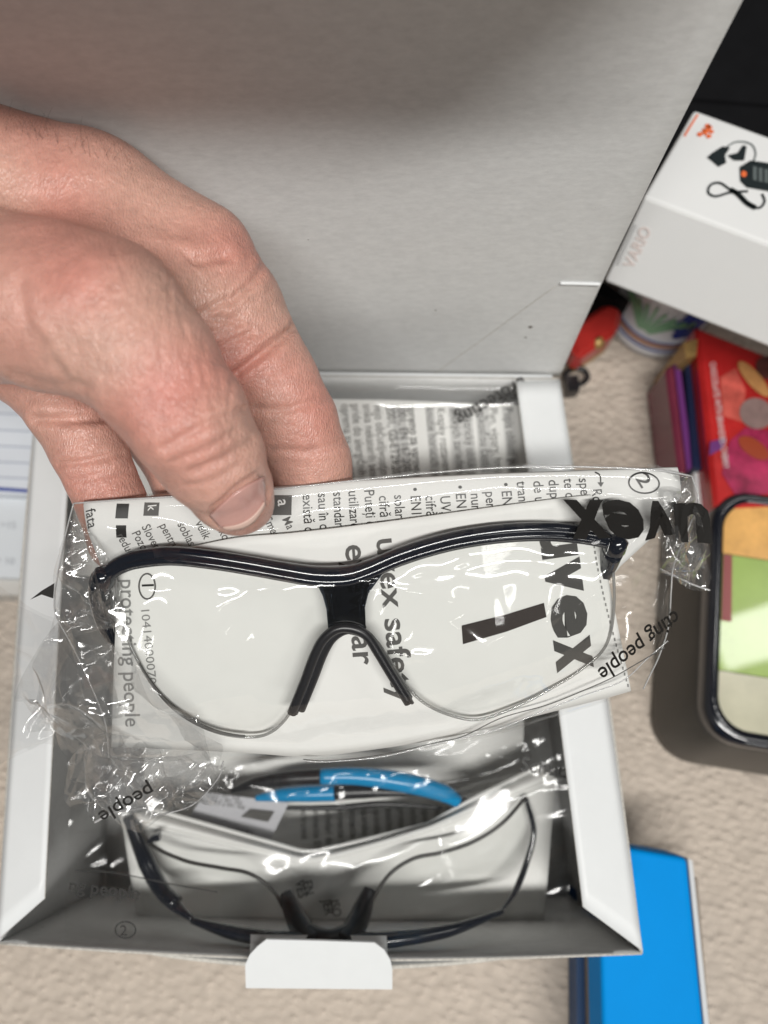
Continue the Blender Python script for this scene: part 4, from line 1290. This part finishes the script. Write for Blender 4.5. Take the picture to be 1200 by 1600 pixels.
# red and gold trinket beside the jar
rd = thing('red_trinket', 'small red and gold trinket box beside the porcelain jar', 'trinket', onz(930, 520, 0))
M_redl = mat('red_lacquer', (.40, .025, .02), .3, .5, var=.15, vscale=60)
M_gold = mat('aged_gold', (.42, .27, .10), .4, .5, var=.3, vscale=300, metal=.5)
q = onz(np.array([880, 950, 975, 968, 905]), np.array([520, 470, 480, 515, 560]), .026)
o = extr('body', q, .008, M_redl, rd); o.modifiers.new('b', 'BEVEL').width = .003
q = onz(np.array([896, 962, 962, 940, 904]), np.array([546, 508, 522, 538, 560]), .020)
o = extr('gold_end', q, 0, M_gold, rd); o.modifiers.new('b', 'BEVEL').width = .0015
q = onz(np.array([900, 945, 985, 950]), np.array([430, 440, 470, 468]), .03)
o = extr('dark_lid', q, 0, M_blackcase, rd)
V, Fc = lathe([(.003, 0), (.004, .002), (.002, .005)], onz(932, 538, .021), 12); mesh('knob', V, Fc, M_gold, rd, True)

# black cord loop
cb_ = spline([(900, 600), (886, 596), (884, 584), (896, 576), (912, 578), (918, 590), (908, 600), (896, 602), (888, 610)], 60)
cord = tube('cable', onz(cb_[:, 0], cb_[:, 1], .004), .0016, M_rubber, None, 8)
tag(cord, 'short looped black cable on the cloth beside the lid', 'cable')
q = onz(np.array([884, 904, 906, 888]), np.array([586, 586, 610, 612]), .008)
extr('plug', q, .0, M_rubber, cord)

# red box with picture, purple and navy cases
def lay(fn, pts): 
    a = np.asarray(pts, float); return fn(a[:, 0], a[:, 1])
ZR = .044
rb = thing('red_box', 'glossy red box with a printed picture standing beyond the tin', 'box', onz(1130, 700, 0))
M_red = mat('glossy_red_print', (.42, .018, .018), .22, .5, var=.3, vscale=35)
M_mag = mat('magenta_print', (.30, .02, .07), .25, .5, var=.6, vscale=90)
M_pinkred = mat('pale_red_print', (.50, .09, .07), .25, .5, var=.5, vscale=80)
M_tan = mat('tan_print', (.45, .22, .08), .3, .5, var=.2, vscale=200)
M_greyp = mat('grey_print', (.22, .15, .14), .3, .5, var=.2, vscale=150)
M_purp = mat('purple_print', (.13, .03, .16), .3, .5)
q = onz(np.array([1086, 1290, 1330, 1118]), np.array([508, 590, 790, 800]), ZR)
o = extr('carton', q, .004, M_red, rb); o.modifiers.new('b', 'BEVEL').width = .0018
rbf = lambda x, y: onz(x, y, ZR + .0006)
rbg = lambda x, y: onz(x, y, ZR + .0010)
flat_poly(rbf, [(1125, 590), (1150, 575), (1165, 610), (1160, 660), (1130, 650)], M_pinkred, rb)
flat_poly(rbf, [(1128, 740), (1140, 690), (1165, 668), (1220, 675), (1220, 770), (1150, 775)], M_mag, rb)
flat_poly(rbf, [(1110, 690), (1135, 684), (1130, 700), (1108, 712)], M_purp, rb)
def blob(fn, cx, cy, rx, ry, a, mt, nm='printed_shape'):
    p = ring_pts(0, 0, rx, ry, 18); c, s = math.cos(a), math.sin(a)
    return flat_poly(fn, np.stack([cx + p[:, 0] * c - p[:, 1] * s, cy + p[:, 0] * s + p[:, 1] * c], 1), mt, rb, nm)
blob(rbg, 1178, 592, 36, 11, .85, M_tan); blob(rbg, 1202, 575, 22, 18, .5, mat('brown_print', (.09, .03, .025), .3, .5, var=.5, vscale=200))
blob(rbg, 1182, 646, 27, 24, .4, M_greyp)
blob(rbg, 1178, 700, 28, 13, .6, mat('rust_print', (.30, .05, .02), .3, .5), 'printed_shape')
blob(lambda x, y: onz(x, y, ZR + .0014), 1196, 640, 8, 7, .2, M_greyp)
dntext('CHOCOLATE WITH BRANDIED CHERRY', 1109, 566, 13, mat('silver_ink', (.6, .5, .5), .3), rb, rbg, .01, (.13, 1), length=168)
pb = thing('purple_case', 'slim purple case wedged beside the red box', 'case', onz(1060, 650, 0))
q = onz(np.array([1040, 1062, 1084, 1062]), np.array([575, 562, 730, 745]), .030)
o = extr('body', q, .0, mat('plum_print', (.16, .025, .05), .25, .5, var=.2, vscale=40), pb); o.modifiers.new('b', 'BEVEL').width = .0015
q = onz(np.array([1054, 1062, 1083, 1074]), np.array([570, 565, 728, 736]), .0315)
plate('stripe', q, -ez * .002, M_purp, pb)
nb = thing('navy_case', 'narrow navy blue case between the purple case and red box', 'case', onz(1080, 650, 0))
q = onz(np.array([1070, 1094, 1112, 1084]), np.array([552, 545, 738, 730]), .034)
o = extr('body', q, .0, mat('navy_card', (.012, .02, .06), .35, .5), nb); o.modifiers.new('b', 'BEVEL').width = .001
q = onz(np.array([1084, 1106, 1112, 1090]), np.array([738, 738, 850, 830]), .03)
o = tag(extr('white_carton', q, 0, M_white, None), 'corner of a small white carton between purple case and tin', 'carton')
q = onz(np.array([1068, 1090, 1088, 1072]), np.array([535, 530, 556, 560]), .044)
o = tag(extr('brass_clip', q, 0, M_gold, None), 'small brass coloured clip behind the navy case', 'clip')

# rounded tin with a printed lid
def rrect(x0, y0, x1, y1, r, n=8):
    pts = []
    for cx, cy, a0 in ((x1 - r, y1 - r, 0), (x0 + r, y1 - r, 90), (x0 + r, y0 + r, 180), (x1 - r, y0 + r, 270)):
        for k in range(n + 1):
            a = math.radians(a0 + 90 * k / n)
            pts.append((cx + r * math.cos(a), cy + r * math.sin(a)))
    return np.array(pts)
ZT = .045
tA, tB = onz(1110, 1145, ZT), onz(1123, 768, ZT)
ty = (tB - tA); tlen = np.linalg.norm(ty); ty /= tlen; tx = np.array([ty[1], -ty[0], 0])
tin = thing('storage_tin', 'dark rounded tin with orange, green and cream printed lid', 'tin', onz(1150, 1000, 0))
TW = .095
def tinp(p, z): 
    p = np.asarray(p); q = tA * [1, 1, 0] + p[:, :1] * tx + p[:, 1:2] * ty
    q[:, 2] = z
    return q
M_tin = mat('dark_tin', (.055, .049, .042), .38, .5, var=.12, vscale=30)
M_rim = mat('black_tin_rim', (.010, .011, .016), .14, .6, metal=.0, coat=.5)
loops = [(rrect(-.0105, -.012, TW + .01, tlen + .012, .020), 0.0), (rrect(-.010, -.0115, TW + .0095, tlen + .0115, .020), .004), (rrect(-.004, -.005, TW + .004, tlen + .004, .018), ZT - .014), (rrect(-.003, -.004, TW + .003, tlen + .003, .017), ZT - .012), (rrect(-.002, -.003, TW + .002, tlen + .002, .017), ZT - .008)]
n_ = len(loops[0][0])
V = np.vstack([tinp(p, z) for p, z in loops])
Fc = [(i * n_ + k, i * n_ + (k + 1) % n_, (i + 1) * n_ + (k + 1) % n_, (i + 1) * n_ + k) for i in range(len(loops) - 1) for k in range(n_)]
Fc += [tuple(range(n_ - 1, -1, -1)), tuple((len(loops) - 1) * n_ + k for k in range(n_))]
mesh('base', V, Fc, M_tin, tin, True)
rimloops = [(rrect(-.0024, -.0034, TW + .0024, tlen + .0024, .017), ZT - .009), (rrect(-.0024, -.0034, TW + .0024, tlen + .0024, .017), ZT - .002), (rrect(-.001, -.002, TW + .001, tlen + .001, .0165), ZT + .0006), (rrect(.0016, .0012, TW - .0016, tlen - .0016, .015), ZT + .0006), (rrect(.0034, .003, TW - .0034, tlen - .0034, .0135), ZT - .0016)]
V = np.vstack([tinp(p, z) for p, z in rimloops])
Fc = [(i * n_ + k, i * n_ + (k + 1) % n_, (i + 1) * n_ + (k + 1) % n_, (i + 1) * n_ + k) for i in range(len(rimloops) - 1) for k in range(n_)]
tlid = mesh('lid_rim', V, Fc, M_rim, tin, True)
pic = rrect(.0034, .003, TW - .0034, tlen - .0034, .0135)
def band(y0, y1, mt, nm):
    ys = np.clip(pic[:, 1], y0 * tlen, y1 * tlen)
    p = np.stack([pic[:, 0], ys], 1)
    keep = [p[0]]
    for a in p[1:]:
        if np.linalg.norm(a - keep[-1]) > 1e-6: keep.append(a)
    if np.linalg.norm(keep[0] - keep[-1]) < 1e-6: keep.pop()
    # pull in x where the band meets the straight sides
    return mesh(nm, tinp(np.array(keep), ZT - .0014), [tuple(range(len(keep)))], mt, tin)
band(.735, 1.0, mat('orange_tin_print', (.72, .40, .13), .18, .5, var=.2, vscale=70, coat=.4), 'orange_panel')
band(.25, .732, mat('green_tin_print', (.30, .42, .10), .25, .5, var=.1, vscale=50, coat=1.0), 'green_panel')
band(0, .247, mat('cream_tin_print', (.50, .48, .36), .2, .5, var=.1, vscale=60, coat=.3), 'cream_panel')
mesh('red_stripe', tinp(np.array([(.0036, .45 * tlen), (.008, .45 * tlen), (.0075, .73 * tlen), (.0036, .73 * tlen)]), ZT - .0010), [(0, 1, 2, 3)], mat('maroon_print', (.25, .06, .06), .3), tin)

# blue box with navy book beneath
bb = thing('blue_box', 'bright blue flat box beside the front corner of the cardboard box', 'box', onz(1010, 1500, 0))
M_blue = mat('bright_blue_card', (.0, .25, .68), .6, .06, var=.03, vscale=20)
ZBB = .052
q = onz(np.array([900, 962, 1074, 1112, 940]), np.array([1300, 1318, 1340, 1700, 1720]), ZBB)
q = onz(np.array([935, 1074, 1112, 945]), np.array([1316, 1340, 1720, 1740]), ZBB)
o = extr('carton', q, .030, M_blue, bb); bv = o.modifiers.new('b', 'BEVEL'); bv.width = .002; bv.segments = 3
q2 = onz(np.array([1075, 1082, 1120, 1112]), np.array([1341, 1345, 1720, 1720]), ZBB - .002)
plate('pale_edge', q2, -ez * .018, mat('pale_card_edge', (.55, .56, .57), .6), bb)
q2 = q.copy(); 
tw = thing('brown_carton', 'plain brown carton showing as a strip under the blue box', 'carton', onz(960, 1600, 0))
q = onz(np.array([924, 1090, 1120, 932]), np.array([1370, 1372, 1740, 1740]), .0295)
extr('carton', q, .0152, mat('kraft_strip', (.24, .20, .165), .8), tw)
nvb = thing('navy_book', 'navy blue book at the bottom of the stack under the blue box', 'book', onz(930, 1600, 0))
q = onz(np.array([900, 1090, 1120, 903]), np.array([1390, 1392, 1760, 1760]), .0148)
extr('cover', q, .0, mat('navy_cover', (.012, .06, .17), .5, .4), nvb)

# ================================================================== PAPERS (left)
pad = thing('notepad', 'ruled white notepad page with a dark blue line behind the hand', 'notepad', onz(30, 700, 0))
ZP = .03
q = onz(np.array([-400, 60, 185, 96, -400]), np.array([540, 545, 640, 775, 760]), ZP)
extr('page', q, .001, mat('notepad_paper', (.66, .69, .74), .6, .3), pad)
pf = lambda x, y: onz(x, y, ZP + .0005)
M_rule = mat('ruling_ink', (.40, .43, .50), .6); M_bl = mat('blue_line_ink', (.04, .07, .30), .5)
for y in (620, 645, 671, 696, 721, 745):
    ribbon(pf, [(-200, y - 8), (-20, y), (160, y + 8)], 2.6, M_rule, pad, 'ruled_line', 10)
ribbon(pf, [(-200, 752), (0, 764), (100, 772)], 5.5, M_bl, pad, 'blue_line', 10)
sl = thing('paper_slip', 'pale printed paper slip below the ruled notepad page', 'paper', onz(30, 850, 0))
q = onz(np.array([-300, 94, 64, -300]), np.array([766, 782, 905, 890]), ZP - .006)
extr('page', q, .001, mat('slip_paper', (.62, .65, .68), .6, .3), sl)
sf = lambda x, y: onz(x, y, ZP - .0055)
for x, y, s in ((10, 825, '=15'), (40, 880, '14 = 31'), (-10, 880, '7 = 10'), (50, 800, 'lola')):
    lettering(s, sf, (x - 10, y), (1, .06), 16, mat('faint_ink', (.45, .47, .50), .6), sl, .01)
sh = thing('card_sheet', 'plain greyish card lying under the paper slip', 'card', onz(60, 820, 0))
q = onz(np.array([-300, 60, 160, 110, 84, -300]), np.array([760, 770, 770, 900, 930, 930]), .018)
extr('sheet', q, .001, mat('grey_sheet', (.50, .485, .46), .7, .2), sh)
print('objects', len(bpy.data.objects), 'hand verts', len(HV), 'W D', W, D)
